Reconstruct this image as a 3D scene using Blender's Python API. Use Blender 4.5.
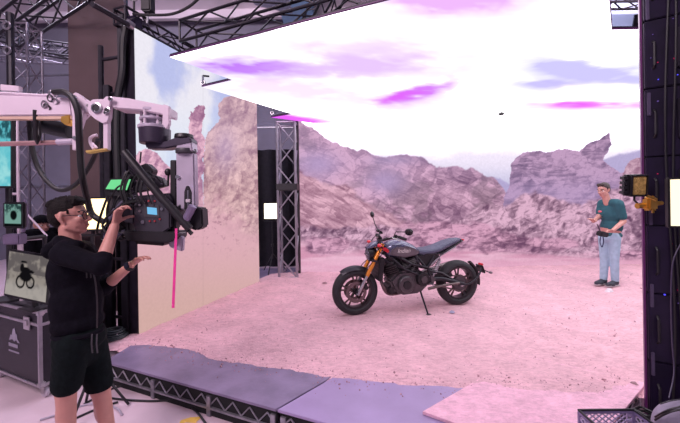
import bpy, bmesh, math, random
import numpy as np
from mathutils import Vector, Matrix, Euler

for o in list(bpy.data.objects):
    bpy.data.objects.remove(o, do_unlink=True)
SC = bpy.context.scene
COL = SC.collection
random.seed(4)
R = math.radians
F, CX, CY, ROLL, HC = 320.0, 340.0, 200.0, R(0.9), 1.77
STAGE = 0.22                      # top of the stage decks
CEIL = 3.43                       # underside of the overhead screen

# ------------------------------------------------------------------ camera
cd = bpy.data.cameras.new('camera')
cd.sensor_width = 36.0
cd.lens = F / 680.0 * 36.0
cd.shift_y = -(211.5 - CY) / 680.0
cd.clip_start = 0.05
cam = bpy.data.objects.new('camera', cd)
COL.objects.link(cam)
cam.location = (0, 0, HC)
cam.rotation_euler = (R(90), ROLL, 0)
SC.camera = cam

# ------------------------------------------------------------------ world, exposure
w = bpy.data.worlds.new('world')
SC.world = w
w.use_nodes = True
w.node_tree.nodes['Background'].inputs[0].default_value = (0.62, 0.5, 0.78, 1)
w.node_tree.nodes['Background'].inputs[1].default_value = 0.24
vs = SC.view_settings
vs.view_transform = 'Standard'
vs.look = 'None'
vs.exposure = 0.22
vs.gamma = 1.0
vs.use_curve_mapping = False
SKY_GAIN = 4.3                   # brightness of the white cloud on the screens
SCREEN_GAIN = 0.74

# unseen fill lamps added to brighten crew side, walls and roof; housings further down
FILL_LAMPS = (((-3.2, -1.6, 5.6), (-2.0, 3.0, 0.6), 300, 2.4, (1.0, 0.79, 0.90)),
              ((-6.5, 5.5, 6.9), (-6.0, 8.5, 2.5), 230, 1.2, (0.86, 0.78, 1.0)),
              ((8.2, 8.0, 5.6), (9.4, 11.0, 7.2), 420, 1.4, (0.66, 0.74, 1.0)),
              ((-1.5, 5.0, 6.4), (-2.0, 5.2, 8.0), 430, 1.4, (1.0, 0.82, 0.95)))
for loc, aim, en, sz, colr in FILL_LAMPS:
    ld = bpy.data.lights.new('fill_lamp_light', 'AREA'); ld.energy = en; ld.size = sz; ld.color = colr
    lo = bpy.data.objects.new('fill_lamp_light', ld); COL.objects.link(lo); lo.location = loc
    lo.rotation_euler = (Vector(aim) - Vector(loc)).to_track_quat('-Z', 'Y').to_euler()

# ------------------------------------------------------------------ helpers
cr, sr = math.cos(ROLL), math.sin(ROLL)
def at(x, y, Y):
    """world point seen at photo position (x, y) at distance Y in front of the viewer"""
    a, b = (x - CX) / F, -(y - CY) / F
    return Vector(((a * cr + b * sr) * Y, Y, HC + (-a * sr + b * cr) * Y))
def gnd(x, y, z=STAGE):
    d = at(x, y, 1.0) - Vector((0, 0, HC))
    t = (z - HC) / d.z
    return Vector((d.x * t, d.y * t, z))
def s2l(c):
    return tuple((v / 12.92 if v <= 0.04045 else ((v + 0.055) / 1.055) ** 2.4) for v in c)
def rgb(r, g, b):
    return s2l((r / 255.0, g / 255.0, b / 255.0))

MATS = {}
def mat(name, col, rough=0.55, metal=0.0, var=0.12, scale=12.0, bump=0.0, bscale=60.0, spec=0.5, coat=0.0, stretch=None):
    if name in MATS:
        return MATS[name]
    m = bpy.data.materials.new(name); m.use_nodes = True
    nt = m.node_tree; N = nt.nodes; L = nt.links
    b = N['Principled BSDF']
    b.inputs['Roughness'].default_value = rough
    b.inputs['Metallic'].default_value = metal
    b.inputs['Specular IOR Level'].default_value = spec
    if coat: b.inputs['Coat Weight'].default_value = coat
    tc = N.new('ShaderNodeTexCoord'); src = tc.outputs['Object']
    if stretch:
        mp = N.new('ShaderNodeMapping'); mp.inputs['Scale'].default_value = stretch
        L.new(src, mp.inputs[0]); src = mp.outputs[0]
    nz = N.new('ShaderNodeTexNoise'); nz.inputs['Scale'].default_value = scale
    nz.inputs['Detail'].default_value = 5; L.new(src, nz.inputs['Vector'])
    rp = N.new('ShaderNodeValToRGB'); L.new(nz.outputs['Fac'], rp.inputs[0])
    rp.color_ramp.elements[0].position = 0.3; rp.color_ramp.elements[1].position = 0.7
    rp.color_ramp.elements[0].color = tuple(max(0, c * (1 - var)) for c in col) + (1,)
    rp.color_ramp.elements[1].color = tuple(min(1, c * (1 + var)) for c in col) + (1,)
    L.new(rp.outputs[0], b.inputs['Base Color'])
    if bump:
        n2 = N.new('ShaderNodeTexNoise'); n2.inputs['Scale'].default_value = bscale
        n2.inputs['Detail'].default_value = 4; L.new(src, n2.inputs['Vector'])
        bp = N.new('ShaderNodeBump'); bp.inputs['Strength'].default_value = bump
        bp.inputs['Distance'].default_value = 0.02
        L.new(n2.outputs['Fac'], bp.inputs['Height']); L.new(bp.outputs[0], b.inputs['Normal'])
    MATS[name] = m
    return m
def emis(name, col, strength, scale=4.0, var=0.06):
    if name in MATS: return MATS[name]
    m = bpy.data.materials.new(name); m.use_nodes = True
    nt = m.node_tree; N = nt.nodes; L = nt.links; N.clear()
    out = N.new('ShaderNodeOutputMaterial'); e = N.new('ShaderNodeEmission')
    tc = N.new('ShaderNodeTexCoord'); nz = N.new('ShaderNodeTexNoise'); nz.inputs['Scale'].default_value = scale
    rp = N.new('ShaderNodeValToRGB'); L.new(tc.outputs['Object'], nz.inputs['Vector']); L.new(nz.outputs['Fac'], rp.inputs[0])
    rp.color_ramp.elements[0].color = tuple(c * (1 - var) for c in col) + (1,)
    rp.color_ramp.elements[1].color = tuple(col) + (1,)
    L.new(rp.outputs[0], e.inputs[0]); e.inputs[1].default_value = strength
    L.new(e.outputs[0], out.inputs[0])
    MATS[name] = m
    return m
def screen_mat(name, gain=1.0, grain=0.0, gscale=9.0, gstretch=(1, 1, 1)):
    """a lit display: the picture is stored as a colour attribute, node noise adds fine grain"""
    if name in MATS: return MATS[name]
    m = bpy.data.materials.new(name); m.use_nodes = True
    nt = m.node_tree; N = nt.nodes; L = nt.links; N.clear()
    out = N.new('ShaderNodeOutputMaterial'); e = N.new('ShaderNodeEmission')
    a = N.new('ShaderNodeAttribute'); a.attribute_name = 'picture'
    e.inputs[1].default_value = gain
    if grain:
        tc = N.new('ShaderNodeTexCoord'); mp = N.new('ShaderNodeMapping'); mp.inputs['Scale'].default_value = gstretch
        nz = N.new('ShaderNodeTexNoise'); nz.inputs['Scale'].default_value = gscale; nz.inputs['Detail'].default_value = 6
        mr = N.new('ShaderNodeMapRange'); mr.inputs[1].default_value = 0.3; mr.inputs[2].default_value = 0.7
        mr.inputs[3].default_value = 1 - grain; mr.inputs[4].default_value = 1 + grain
        mx = N.new('ShaderNodeVectorMath'); mx.operation = 'SCALE'
        L.new(tc.outputs['Object'], mp.inputs[0]); L.new(mp.outputs[0], nz.inputs['Vector'])
        L.new(nz.outputs['Fac'], mr.inputs[0]); L.new(a.outputs['Color'], mx.inputs[0]); L.new(mr.outputs[0], mx.inputs['Scale'])
        L.new(mx.outputs[0], e.inputs[0])
    else:
        L.new(a.outputs['Color'], e.inputs[0])
    L.new(e.outputs[0], out.inputs[0])
    MATS[name] = m
    return m

BASE = {}                          # object name -> world origin of its mesh space
class MB:
    def __init__(s): s.v = []; s.f = []
    def add(s, vs, fs):
        k = len(s.v); s.v += [tuple(p) for p in vs]; s.f += [tuple(i + k for i in q) for q in fs]; return s
    def box(s, c, d, M=None):
        c = Vector(c); x, y, z = (k / 2 for k in d)
        ps = [Vector((a, b, e)) for a in (-x, x) for b in (-y, y) for e in (-z, z)]
        if M is not None: ps = [M @ p for p in ps]
        return s.add([c + p for p in ps], [(0, 1, 3, 2), (4, 6, 7, 5), (0, 4, 5, 1), (2, 3, 7, 6), (0, 2, 6, 4), (1, 5, 7, 3)])
    def tube(s, pts, r, n=8, cap=True, closed=False):
        pts = [Vector(p) for p in pts]; m = len(pts)
        rs = r if isinstance(r, (list, tuple)) else [r] * m
        vs = []; up = None
        for i in range(m):
            if closed: t = pts[(i + 1) % m] - pts[i - 1]
            else: t = pts[min(i + 1, m - 1)] - pts[max(i - 1, 0)]
            t.normalize()
            if up is None:
                up = Vector((0, 0, 1)) if abs(t.z) < 0.9 else Vector((1, 0, 0))
            a = (up - t * up.dot(t))
            if a.length < 1e-6: a = t.orthogonal()
            a.normalize(); b = t.cross(a); up = a
            for k in range(n):
                th = 2 * math.pi * k / n
                vs.append(pts[i] + (a * math.cos(th) + b * math.sin(th)) * rs[i])
        fs = []
        for i in range(m if closed else m - 1):
            j = (i + 1) % m
            for k in range(n):
                q = (k + 1) % n
                fs.append((i * n + k, i * n + q, j * n + q, j * n + k))
        if cap and not closed:
            fs.append(tuple(range(n - 1, -1, -1))); fs.append(tuple((m - 1) * n + k for k in range(n)))
        return s.add(vs, fs)
    def lathe(s, prof, o, axis, n=24):
        o = Vector(o); axis = Vector(axis).normalized(); a = axis.orthogonal().normalized(); b = axis.cross(a)
        vs = []
        for r, h in prof:
            for k in range(n):
                th = 2 * math.pi * k / n
                vs.append(o + axis * h + (a * math.cos(th) + b * math.sin(th)) * max(r, 1e-4))
        fs = []
        for i in range(len(prof) - 1):
            for k in range(n):
                q = (k + 1) % n
                fs.append((i * n + k, i * n + q, (i + 1) * n + q, (i + 1) * n + k))
        fs.append(tuple(range(n - 1, -1, -1))); fs.append(tuple((len(prof) - 1) * n + k for k in range(n)))
        return s.add(vs, fs)
    def prism(s, poly, o, ex, ey, ez):
        """polygon in (ex, ey), pushed along the vector ez"""
        o, ex, ey, ez = Vector(o), Vector(ex), Vector(ey), Vector(ez)
        n = len(poly)
        vs = [o + ex * p[0] + ey * p[1] for p in poly]; vs += [p + ez for p in vs]
        fs = [tuple(range(n - 1, -1, -1)), tuple(range(n, 2 * n))]
        fs += [(i, (i + 1) % n, n + (i + 1) % n, n + i) for i in range(n)]
        return s.add(vs, fs)
    def ell(s, c, r, M=None, nu=16, nv=10):
        c = Vector(c); vs = []; fs = []
        if not isinstance(r, (tuple, list)): r = (r, r, r)
        for i in range(nv + 1):
            ph = math.pi * i / nv
            for k in range(nu):
                th = 2 * math.pi * k / nu
                p = Vector((r[0] * math.sin(ph + 1e-4) * math.cos(th), r[1] * math.sin(ph + 1e-4) * math.sin(th), r[2] * math.cos(ph)))
                if M is not None: p = M @ p
                vs.append(c + p)
        for i in range(nv):
            for k in range(nu):
                q = (k + 1) % nu
                fs.append((i * nu + k, (i + 1) * nu + k, (i + 1) * nu + q, i * nu + q))
        return s.add(vs, fs)
    def cap(s, p0, p1, r0, r1, n=14):
        """tapered capsule"""
        p0, p1 = Vector(p0), Vector(p1); d = (p1 - p0); L = max(d.length, 1e-5); ax = d / L
        prof = [(r0 * math.cos(t), -r0 * math.sin(t)) for t in (1.5, 1.1, 0.7, 0.35, 0)]
        prof += [(r0 + (r1 - r0) * k, L * k) for k in (0.33, 0.66, 1.0)]
        prof += [(r1 * math.cos(t), L + r1 * math.sin(t)) for t in (0.35, 0.7, 1.1, 1.5)]
        return s.lathe(prof, p0, ax, n)
    def torus(s, c, axis, Rr, r, n=40, m=10, sx=1.0):
        c = Vector(c); axis = Vector(axis).normalized(); a = axis.orthogonal().normalized(); b = axis.cross(a)
        vs = []; fs = []
        for i in range(n):
            th = 2 * math.pi * i / n; d = a * math.cos(th) + b * math.sin(th)
            for k in range(m):
                ph = 2 * math.pi * k / m
                vs.append(c + d * (Rr + r * math.cos(ph)) + axis * (r * sx * math.sin(ph)))
        for i in range(n):
            for k in range(m):
                i2, k2 = (i + 1) % n, (k + 1) % m
                fs.append((i * m + k, i2 * m + k, i2 * m + k2, i * m + k2))
        return s.add(vs, fs)
    def loft(s, rings, capped=True):
        n = len(rings[0]); vs = [p for r in rings for p in r]; fs = []
        for i in range(len(rings) - 1):
            for k in range(n):
                q = (k + 1) % n
                fs.append((i * n + k, i * n + q, (i + 1) * n + q, (i + 1) * n + k))
        if capped:
            fs.append(tuple(range(n - 1, -1, -1))); fs.append(tuple((len(rings) - 1) * n + k for k in range(n)))
        return s.add(vs, fs)
    def mesh(s, name, base=(0, 0, 0), smooth=True, bevel=0.0, angle=35):
        me = bpy.data.meshes.new(name)
        b = Vector(base)
        me.from_pydata([tuple(Vector(p) - b) for p in s.v], [], s.f)
        bm = bmesh.new(); bm.from_mesh(me)
        bmesh.ops.recalc_face_normals(bm, faces=bm.faces)
        if bevel:
            es = [e for e in bm.edges if len(e.link_faces) == 2 and e.calc_face_angle(0) > R(30)]
            bmesh.ops.bevel(bm, geom=es, offset=bevel, segments=2, affect='EDGES', clamp_overlap=True)
        bm.to_mesh(me); bm.free()
        if smooth:
            me.polygons.foreach_set('use_smooth', [True] * len(me.polygons))
            me.set_sharp_from_angle(angle=R(angle))
        return me
    def build(s, name, m, parent=None, base=None, **kw):
        """link as ONE mesh object; coordinates are world ones unless the parent was made local"""
        if parent is not None: b = BASE.get(parent.name, Vector((0, 0, 0)))
        else: b = Vector(base if base is not None else (0, 0, 0))
        o = bpy.data.objects.new(name, s.mesh(name, b, **kw))
        COL.objects.link(o)
        if m is not None: o.data.materials.append(m)
        if parent is not None: o.parent = parent
        else: o.location = b
        BASE[o.name] = b
        return o
def tag(o, label=None, cat=None, group=None, kind=None):
    if label: o['label'] = label
    if cat: o['category'] = cat
    if group: o['group'] = group
    if kind: o['kind'] = kind
    return o
def thing(name, label, cat, base, group=None, local=False, rotz=0.0):
    o = bpy.data.objects.new(name, None); COL.objects.link(o)
    o.location = base; o.rotation_euler = (0, 0, rotz); o.empty_display_size = 0.1
    BASE[o.name] = Vector((0, 0, 0)) if local else Vector(base)
    return tag(o, label, cat, group)
def copy_tree(o, parent=None):
    c = o.copy(); COL.objects.link(c); c.parent = parent
    BASE[c.name] = BASE.get(o.name, Vector((0, 0, 0)))
    for ch in list(o.children): copy_tree(ch, c)
    return c
def spline(pts, n=6):
    pts = [Vector(p) for p in pts]; out = []
    for i in range(len(pts) - 1):
        p0, p1, p2, p3 = pts[max(i - 1, 0)], pts[i], pts[i + 1], pts[min(i + 2, len(pts) - 1)]
        for k in range(n):
            t = k / n
            out.append(0.5 * (2 * p1 + (p2 - p0) * t + (2 * p0 - 5 * p1 + 4 * p2 - p3) * t * t + (3 * p1 - p0 - 3 * p2 + p3) * t ** 3))
    out.append(pts[-1]); return out
def picture(o, cols):
    a = o.data.color_attributes.new('picture', 'FLOAT_COLOR', 'POINT')
    c = np.ones((len(cols), 4), dtype=np.float32); c[:, :3] = cols
    a.data.foreach_set('color', c.ravel())
def grid_obj(name, P, m, parent=None, base=None, smooth=True):
    """P: (ny, nx, 3) array of world points"""
    ny, nx = P.shape[:2]
    b = np.array(BASE.get(parent.name) if parent is not None else (base or (0, 0, 0)), dtype=float)
    me = bpy.data.meshes.new(name)
    V = (P - b).reshape(-1, 3)
    i = np.arange(ny * nx).reshape(ny, nx)
    Q = np.stack([i[:-1, :-1], i[:-1, 1:], i[1:, 1:], i[1:, :-1]], -1).reshape(-1, 4)
    me.vertices.add(len(V)); me.vertices.foreach_set('co', V.astype(np.float32).ravel())
    me.loops.add(Q.size); me.loops.foreach_set('vertex_index', Q.astype(np.int32).ravel())
    me.polygons.add(len(Q)); me.polygons.foreach_set('loop_start', (np.arange(len(Q)) * 4).astype(np.int32))
    me.update(calc_edges=True)
    if smooth: me.polygons.foreach_set('use_smooth', np.ones(len(Q), dtype=bool))
    o = bpy.data.objects.new(name, me); COL.objects.link(o); me.materials.append(m)
    if parent is not None: o.parent = parent
    else: o.location = tuple(b)
    BASE[o.name] = Vector(b)
    return o
def blob(name, prims, m, parent, voxel=0.01, it=4, fac=0.5):
    """one continuous surface grown over overlapping shapes (voxel remesh, then smoothed)"""
    mb = MB()
    for p in prims:
        if p[0] == 'c': mb.cap(*p[1:])
        elif p[0] == 'e': mb.ell(*p[1:])
        elif p[0] == 'b': mb.box(*p[1:])
    b = BASE.get(parent.name)
    me = mb.mesh('tmp', b, smooth=False)
    t = bpy.data.objects.new('tmp', me); COL.objects.link(t)
    md = t.modifiers.new('r', 'REMESH'); md.mode = 'VOXEL'; md.voxel_size = voxel
    ms = t.modifiers.new('s', 'SMOOTH'); ms.factor = fac; ms.iterations = it
    dg = bpy.context.evaluated_depsgraph_get()
    me2 = bpy.data.meshes.new_from_object(t.evaluated_get(dg))
    bpy.data.objects.remove(t, do_unlink=True); bpy.data.meshes.remove(me)
    me2.name = name; me2.materials.clear(); me2.materials.append(m)
    me2.polygons.foreach_set('use_smooth', [True] * len(me2.polygons))
    o = bpy.data.objects.new(name, me2); COL.objects.link(o); o.parent = parent
    BASE[o.name] = b
    return o

# numpy noise for the pictures on the screens and the dirt relief
def vnoise(x, y, seed=0):
    ix, iy = np.floor(x).astype(np.int64), np.floor(y).astype(np.int64)
    fx, fy = x - ix, y - iy
    fx, fy = fx * fx * (3 - 2 * fx), fy * fy * (3 - 2 * fy)
    def h(a, b):
        n = (a * 374761393 + b * 668265263 + seed * 974634777) & 0x7fffffff
        n = ((n ^ (n >> 13)) * 1274126177) & 0x7fffffff
        n = (n ^ (n >> 16)) & 0xffff
        return n / 65535.0
    return (h(ix, iy) * (1 - fx) + h(ix + 1, iy) * fx) * (1 - fy) + (h(ix, iy + 1) * (1 - fx) + h(ix + 1, iy + 1) * fx) * fy
def fbm(x, y, seed=0, o=5, ridge=False):
    t = 0; a = 0.5; s = 0
    for k in range(o):
        n = vnoise(x, y, seed + k * 17)
        if ridge: n = 1 - np.abs(2 * n - 1)
        t = t + a * n; s += a; a *= 0.52; x = x * 2.03 + 3.1; y = y * 2.03 + 7.7
    return t / s
def sst(a, b, x):
    t = np.clip((x - a) / (b - a), 0, 1); return t * t * (3 - 2 * t)
def to_px(P):
    """where a world point sits in the picture the screens were composed for"""
    d = P - np.array((0, 0, HC)); a = d[..., 0] / d[..., 1]; b = d[..., 2] / d[..., 1]
    return CX + F * (a * cr - b * sr), CY - F * (a * sr + b * cr)
def gx(v, c, s): return np.exp(-((v - c) / s) ** 2)
def lin(r, g, b): return np.array(rgb(r, g, b))
def mixc(C, col, k): return C * (1 - k[..., None]) + np.asarray(col) * k[..., None]

# ------------------------------------------------------------------ materials
M_BLACK = mat('black_painted_metal', (0.012, 0.011, 0.014), 0.45, 0.0, 0.3)
M_RUBBER = mat('black_rubber', (0.015, 0.015, 0.018), 0.75, 0.0, 0.3, bump=0.1)
M_ALU = mat('aluminium', (0.42, 0.41, 0.45), 0.35, 0.9, 0.12)
M_STEEL = mat('brushed_steel', (0.5, 0.5, 0.52), 0.28, 1.0, 0.1)
M_WHITEP = mat('white_powder_coat', (0.62, 0.56, 0.6), 0.42, 0.0, 0.06)
M_GOLD = mat('gold_anodised', (0.72, 0.42, 0.10), 0.3, 0.85, 0.12)
M_CAB = mat('screen_cabinet', (0.018, 0.014, 0.026), 0.5, 0.2, 0.3)
M_CABLE = mat('cable_sheath', (0.010, 0.010, 0.012), 0.5, 0.0, 0.2)
M_DARKG = mat('dark_grey_plastic', (0.05, 0.048, 0.058), 0.5, 0.0, 0.2)

# ================================================================== THE HALL
M_FLOOR = mat('concrete_floor', (0.66, 0.52, 0.58), 0.5, 0, 0.10, 2.2, 0.06, 30)
M_WALL = mat('hall_wall_paint', (0.20, 0.19, 0.24), 0.8, 0, 0.12, 1.2, 0.05, 10)
M_ROOF = mat('hall_ceiling', (0.62, 0.55, 0.60), 0.85, 0, 0.12, 0.8)
def struct(o): o['kind'] = 'structure'; return o
struct(MB().box((0, 4.5, -0.05), (26, 15, 0.1)).build('floor', M_FLOOR))
struct(MB().box((0, 11.1, 3.95), (26, 0.2, 8.1)).build('wall_back', M_WALL))
struct(MB().box((-11.1, 4.5, 3.95), (0.2, 15, 8.1)).build('wall_left', M_WALL))
roof = struct(MB().box((0, 4.5, 8.1), (26, 15, 0.2)).build('ceiling', M_ROOF))
# white roof beams and a blue duct under the roof
M_BLUE = mat('blue_sheet_metal', (0.25, 0.42, 0.62), 0.5, 0, 0.1)
for k, yy in enumerate((4.6, 6.6, 8.6, 10.4)):
    b = MB().box((0, yy, 7.86), (26, 0.16, 0.28)).build('roof_beam', M_ROOF, roof, bevel=0.01)
MB().box((-1.2, 6.0, 7.55), (1.0, 9, 0.36)).build('duct', M_BLUE, roof, bevel=0.03)
# wall panel joints on the back wall
wb = bpy.data.objects['wall_back']
for zz in (2.4, 4.3, 6.2):
    MB().box((0, 10.985, zz), (26, 0.03, 0.05)).build('wall_rail', M_ALU, wb)

# ================================================================== STAGE
def poly_deck(name, pts, label, m, thick=0.02):
    c = sum((Vector((p[0], p[1], 0)) for p in pts), Vector()) / len(pts)
    t = thing(name, label, 'stage deck', (c.x, c.y, 0), 'stage decks')
    MB().prism(pts, (0, 0, STAGE - thick), (1, 0, 0), (0, 1, 0), (0, 0, thick)).build('deck_board', m, t, bevel=0.003)
    return t
M_DECKL = mat('worn_deck_board', (0.21, 0.17, 0.275), 0.42, 0, 0.25, 4.0, 0.08, 40)
M_DECKR = mat('deck_board_lavender', (0.34, 0.26, 0.46), 0.35, 0, 0.10, 3.0, 0.05, 40)  # lavender partly paints in the light this deck reflects at its angle
M_RAIL = mat('deck_rail_aluminium', (0.30, 0.29, 0.33), 0.4, 0.6, 0.25, 20)
M_SKIRT = mat('black_skirt_cloth', (0.008, 0.008, 0.010), 0.95, 0, 0.3)
S0 = gnd(104, 361.5); S1 = gnd(276.5, 409.5); S1b = gnd(330, 378.5)
U = (S1 - S0).normalized(); W2 = (S1b - S1).normalized(); V = Vector((-U.y, U.x, 0))
S2 = S1 + U * 1.5
def p2(v): return (v.x, v.y)
back = S0 + V * 0.9
deckA = poly_deck('stage_deck', [p2(S0), p2(S1 - U * 0.006), p2(S1 + W2 * 3.0 - U * 0.006), (0.3, 7.4), (-1.9, 7.4), p2(S0 + V * 0.5 + U * -0.15)], 'worn mauve stage deck at left with open lattice truss front', M_DECKL)
EDGE_A, EDGE_B = gnd(646.5, 385.5), gnd(629, 407)
W3 = (EDGE_A - EDGE_B).normalized(); N3 = Vector((-W3.y, W3.x, 0))
DR = EDGE_B + N3 * 0.03 - W3 * 0.95
deckB = poly_deck('stage_deck', [p2(S1 + U * 0.006), p2(S2), p2(DR), p2(EDGE_A + N3 * 0.03), (3.7, 3.25), (8.2, 5.6), (8.2, 6.7), (0.68, 6.7), p2(S1 + W2 * 3.0 + U * 0.006)], 'smooth lavender stage deck right of the seam', M_DECKR)
def fascia(t, a, b, n_posts, nz):
    """rails, zigzag lacing and posts of a deck front, cloth behind"""
    d = (b - a).normalized(); L = (b - a).length; nrm = Vector((d.y, -d.x, 0))
    up = Vector((0, 0, 1))
    def P(s, z, off=0.0): return a + d * s + nrm * off + up * (z - STAGE)
    MBx = lambda s0, s1, z, h, th=0.03: MB().prism([(s0, z), (s1, z), (s1, z + h), (s0, z + h)], a - up * STAGE - nrm * 0.03, d, up, nrm * th)
    MBx(0, L, 0.168, 0.03, 0.034).build('top_rail', M_RAIL, t, bevel=0.003)
    MBx(0, L, 0.062, 0.018).build('bottom_rail', M_RAIL, t, bevel=0.003)
    for k in range(n_posts + 1):
        s = L * k / n_posts; s = min(max(s, 0.03), L - 0.03)
        MBx(s - 0.022, s + 0.022, 0.0, 0.168, 0.028).build('post', M_RAIL, t, bevel=0.003)
    for k in range(nz):
        s0, s1 = L * k / nz, L * (k + 1) / nz
        z0, z1 = (0.08, 0.168) if k % 2 == 0 else (0.168, 0.08)
        MB().tube([P(s0, z0, -0.015), P(s1, z1, -0.015)], 0.006, 6).build('brace', M_RAIL, t)
    MBx(0, L, 0.0, 0.19, 0.01).build('skirt', M_SKIRT, t)
    for o in [t.children[-1]]: o.location -= nrm * 0.05
fascia(deckA, S0 + U * 0.01, S1 - U * 0.01, 3, 24)
fascia(deckB, S1 + U * 0.02, S2, 2, 16)
fascia(deckB, DR, EDGE_A + N3 * 0.03, 2, 12)
fascia(deckA, S0 + V * 0.5 - U * 0.15, S0, 1, 6)

# the loose plywood sheet, dusted with dirt, laid at the right front corner
M_DUST = mat('dusty_plywood', (0.88, 0.53, 0.65), 0.9, 0, 0.08, 7.0, 0.5, 60)
T0 = gnd(422.5, 414.5)
T1 = EDGE_B - W3 * 0.95 + N3 * 0.0; T2 = EDGE_A
T3 = T0 + W3 * (T2 - T1).length
ply = MB().prism([p2(T0), p2(T1), p2(T2), p2(T3)], (0, 0, STAGE + 0.001), (1, 0, 0), (0, 1, 0), (0, 0, 0.022)).build('plywood_sheet', M_DUST, base=(*p2((T0 + T2) / 2), STAGE), bevel=0.002)
tag(ply, 'loose plywood sheet dusted with pink dirt on the front right stage corner', 'plywood sheet')

# dirt spread over the stage
def pip(x, y, poly):
    ins = np.zeros(x.shape, bool); n = len(poly); j = n - 1
    for i in range(n):
        xi, yi = poly[i]; xj, yj = poly[j]
        c = ((yi > y) != (yj > y)) & (x < (xj - xi) * (y - yi) / (yj - yi + 1e-12) + xi)
        ins ^= c; j = i
    return ins
edge_px = [(105, 341), (124, 345), (150, 345), (172, 347), (193, 350), (206, 358), (240, 364), (290, 370), (325, 376), (360, 380), (420, 386), (452, 388), (482, 384), (520, 391), (560, 394), (596, 394), (622, 387), (647, 383)]
edge = [gnd(*p) for p in edge_px]
ex_, ey_ = np.array([p.x for p in edge]), np.array([p.y for p in edge])
xs = np.arange(-2.7, 8.3, 0.026); ys = np.arange(2.35, 7.25, 0.026)
GX, GY = np.meshgrid(xs, ys)
fr = np.interp(GX, ex_, ey_)
fr = fr + 0.10 * (fbm(GX * 5, GY * 5, 3) - 0.5) + 0.05 * (fbm(GX * 19, GY * 19, 5) - 0.5)
din = (GY - fr)
# left border: the dirt stops at the foot of the left screen
LWA, LWB = gnd(139, 335), gnd(259.5, 281.5)
ldir = (LWB - LWA).normalized()
lside = (GX - LWA.x) * ldir.y - (GY - LWA.y) * ldir.x
din = np.minimum(din, lside + 0.12)
wa = np.where(GX > EDGE_A.x + 0.02, (GY - (2.66 + (GX - 2.5) * 0.62)), 9.0)
din = np.minimum(din, wa)
din = np.where(GY > 6.83, -1.0, din)
body = sst(-0.04, 0.32, din)
h = 0.010 * body + 0.030 * (fbm(GX * 1.7, GY * 1.7, 11) - 0.5) * body + 0.034 * (fbm(GX * 6, GY * 6, 12) - 0.5) * body + 0.022 * (fbm(GX * 20, GY * 22, 14, 3) - 0.5) * sst(-0.05, 0.1, din)
h += 0.07 * sst(5.0, 6.3, GY) * sst(1.6, 4.0, GX)
onply = np.array(pip(GX, GY, [p2(T0), p2(T1), p2(T2), p2(T3)])).astype(float)
GZ = STAGE + 0.024 * onply + np.clip(din * 0.18, -0.03, 0.005) + np.maximum(h, -0.003) * sst(0.0, 0.08, din)
M_DIRT = mat('pink_dirt', (0.80, 0.50, 0.555), 0.95, 0, 0.10, 3.0, 0.7, 60)
def dirt_nodes(m):
    nt = m.node_tree; N = nt.nodes; L = nt.links; b = N['Principled BSDF']
    old = b.inputs['Base Color'].links[0].from_socket
    tc = N.new('ShaderNodeTexCoord')
    v = N.new('ShaderNodeTexVoronoi'); v.inputs['Scale'].default_value = 16
    nz = N.new('ShaderNodeTexNoise'); nz.inputs['Scale'].default_value = 38; nz.inputs['Detail'].default_value = 4
    L.new(tc.outputs['Object'], v.inputs['Vector']); L.new(tc.outputs['Object'], nz.inputs['Vector'])
    ad = N.new('ShaderNodeMath'); ad.operation = 'MULTIPLY_ADD'; ad.inputs[1].default_value = 0.35; L.new(nz.outputs['Fac'], ad.inputs[0]); L.new(v.outputs['Distance'], ad.inputs[2])
    rp = N.new('ShaderNodeValToRGB'); L.new(ad.outputs[0], rp.inputs[0])
    rp.color_ramp.elements[0].position = 0.16; rp.color_ramp.elements[0].color = (0.55, 0.46, 0.48, 1)
    rp.color_ramp.elements[1].position = 0.27; rp.color_ramp.elements[1].color = (1, 1, 1, 1)
    mx = N.new('ShaderNodeMix'); mx.data_type = 'RGBA'; mx.blend_type = 'MULTIPLY'; mx.inputs[0].default_value = 0.55
    L.new(old, mx.inputs[6]); L.new(rp.outputs[0], mx.inputs[7])
    n3 = N.new('ShaderNodeTexNoise'); n3.inputs['Scale'].default_value = 26; n3.inputs['Detail'].default_value = 8; n3.inputs['Roughness'].default_value = 0.75
    mp = N.new('ShaderNodeMapping'); mp.inputs['Scale'].default_value = (0.6, 1.3, 1); L.new(tc.outputs['Object'], mp.inputs[0]); L.new(mp.outputs[0], n3.inputs['Vector'])
    r3 = N.new('ShaderNodeValToRGB'); L.new(n3.outputs['Fac'], r3.inputs[0])
    r3.color_ramp.elements[0].position = 0.36; r3.color_ramp.elements[0].color = (0.60, 0.54, 0.56, 1)
    r3.color_ramp.elements[1].position = 0.60; r3.color_ramp.elements[1].color = (1, 1, 1, 1)
    m3 = N.new('ShaderNodeMix'); m3.data_type = 'RGBA'; m3.blend_type = 'MULTIPLY'; m3.inputs[0].default_value = 0.6
    L.new(mx.outputs[2], m3.inputs[6]); L.new(r3.outputs[0], m3.inputs[7]); L.new(m3.outputs[2], b.inputs['Base Color'])
dirt_nodes(M_DIRT)
dirt_nodes(M_DUST)
P = np.stack([GX, GY, GZ], -1)
dirt = grid_obj('dirt_layer', P, M_DIRT, base=(2.5, 4.5, STAGE))
# drop the cells that lie wholly below the deck top or outside
bm = bmesh.new(); bm.from_mesh(dirt.data)
low = [v for v in bm.verts if v.co.z < -0.024]
bmesh.ops.delete(bm, geom=low, context='VERTS'); bm.to_mesh(dirt.data); bm.free()
tag(dirt, 'trampled pink dirt spread over the stage under the motorcycle', 'dirt', kind='stuff')
def dirt_z(x, y):
    i = int(np.clip(round((y - ys[0]) / 0.026), 0, len(ys) - 1)); j = int(np.clip(round((x - xs[0]) / 0.026), 0, len(xs) - 1))
    return float(max(GZ[i, j], STAGE))
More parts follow.
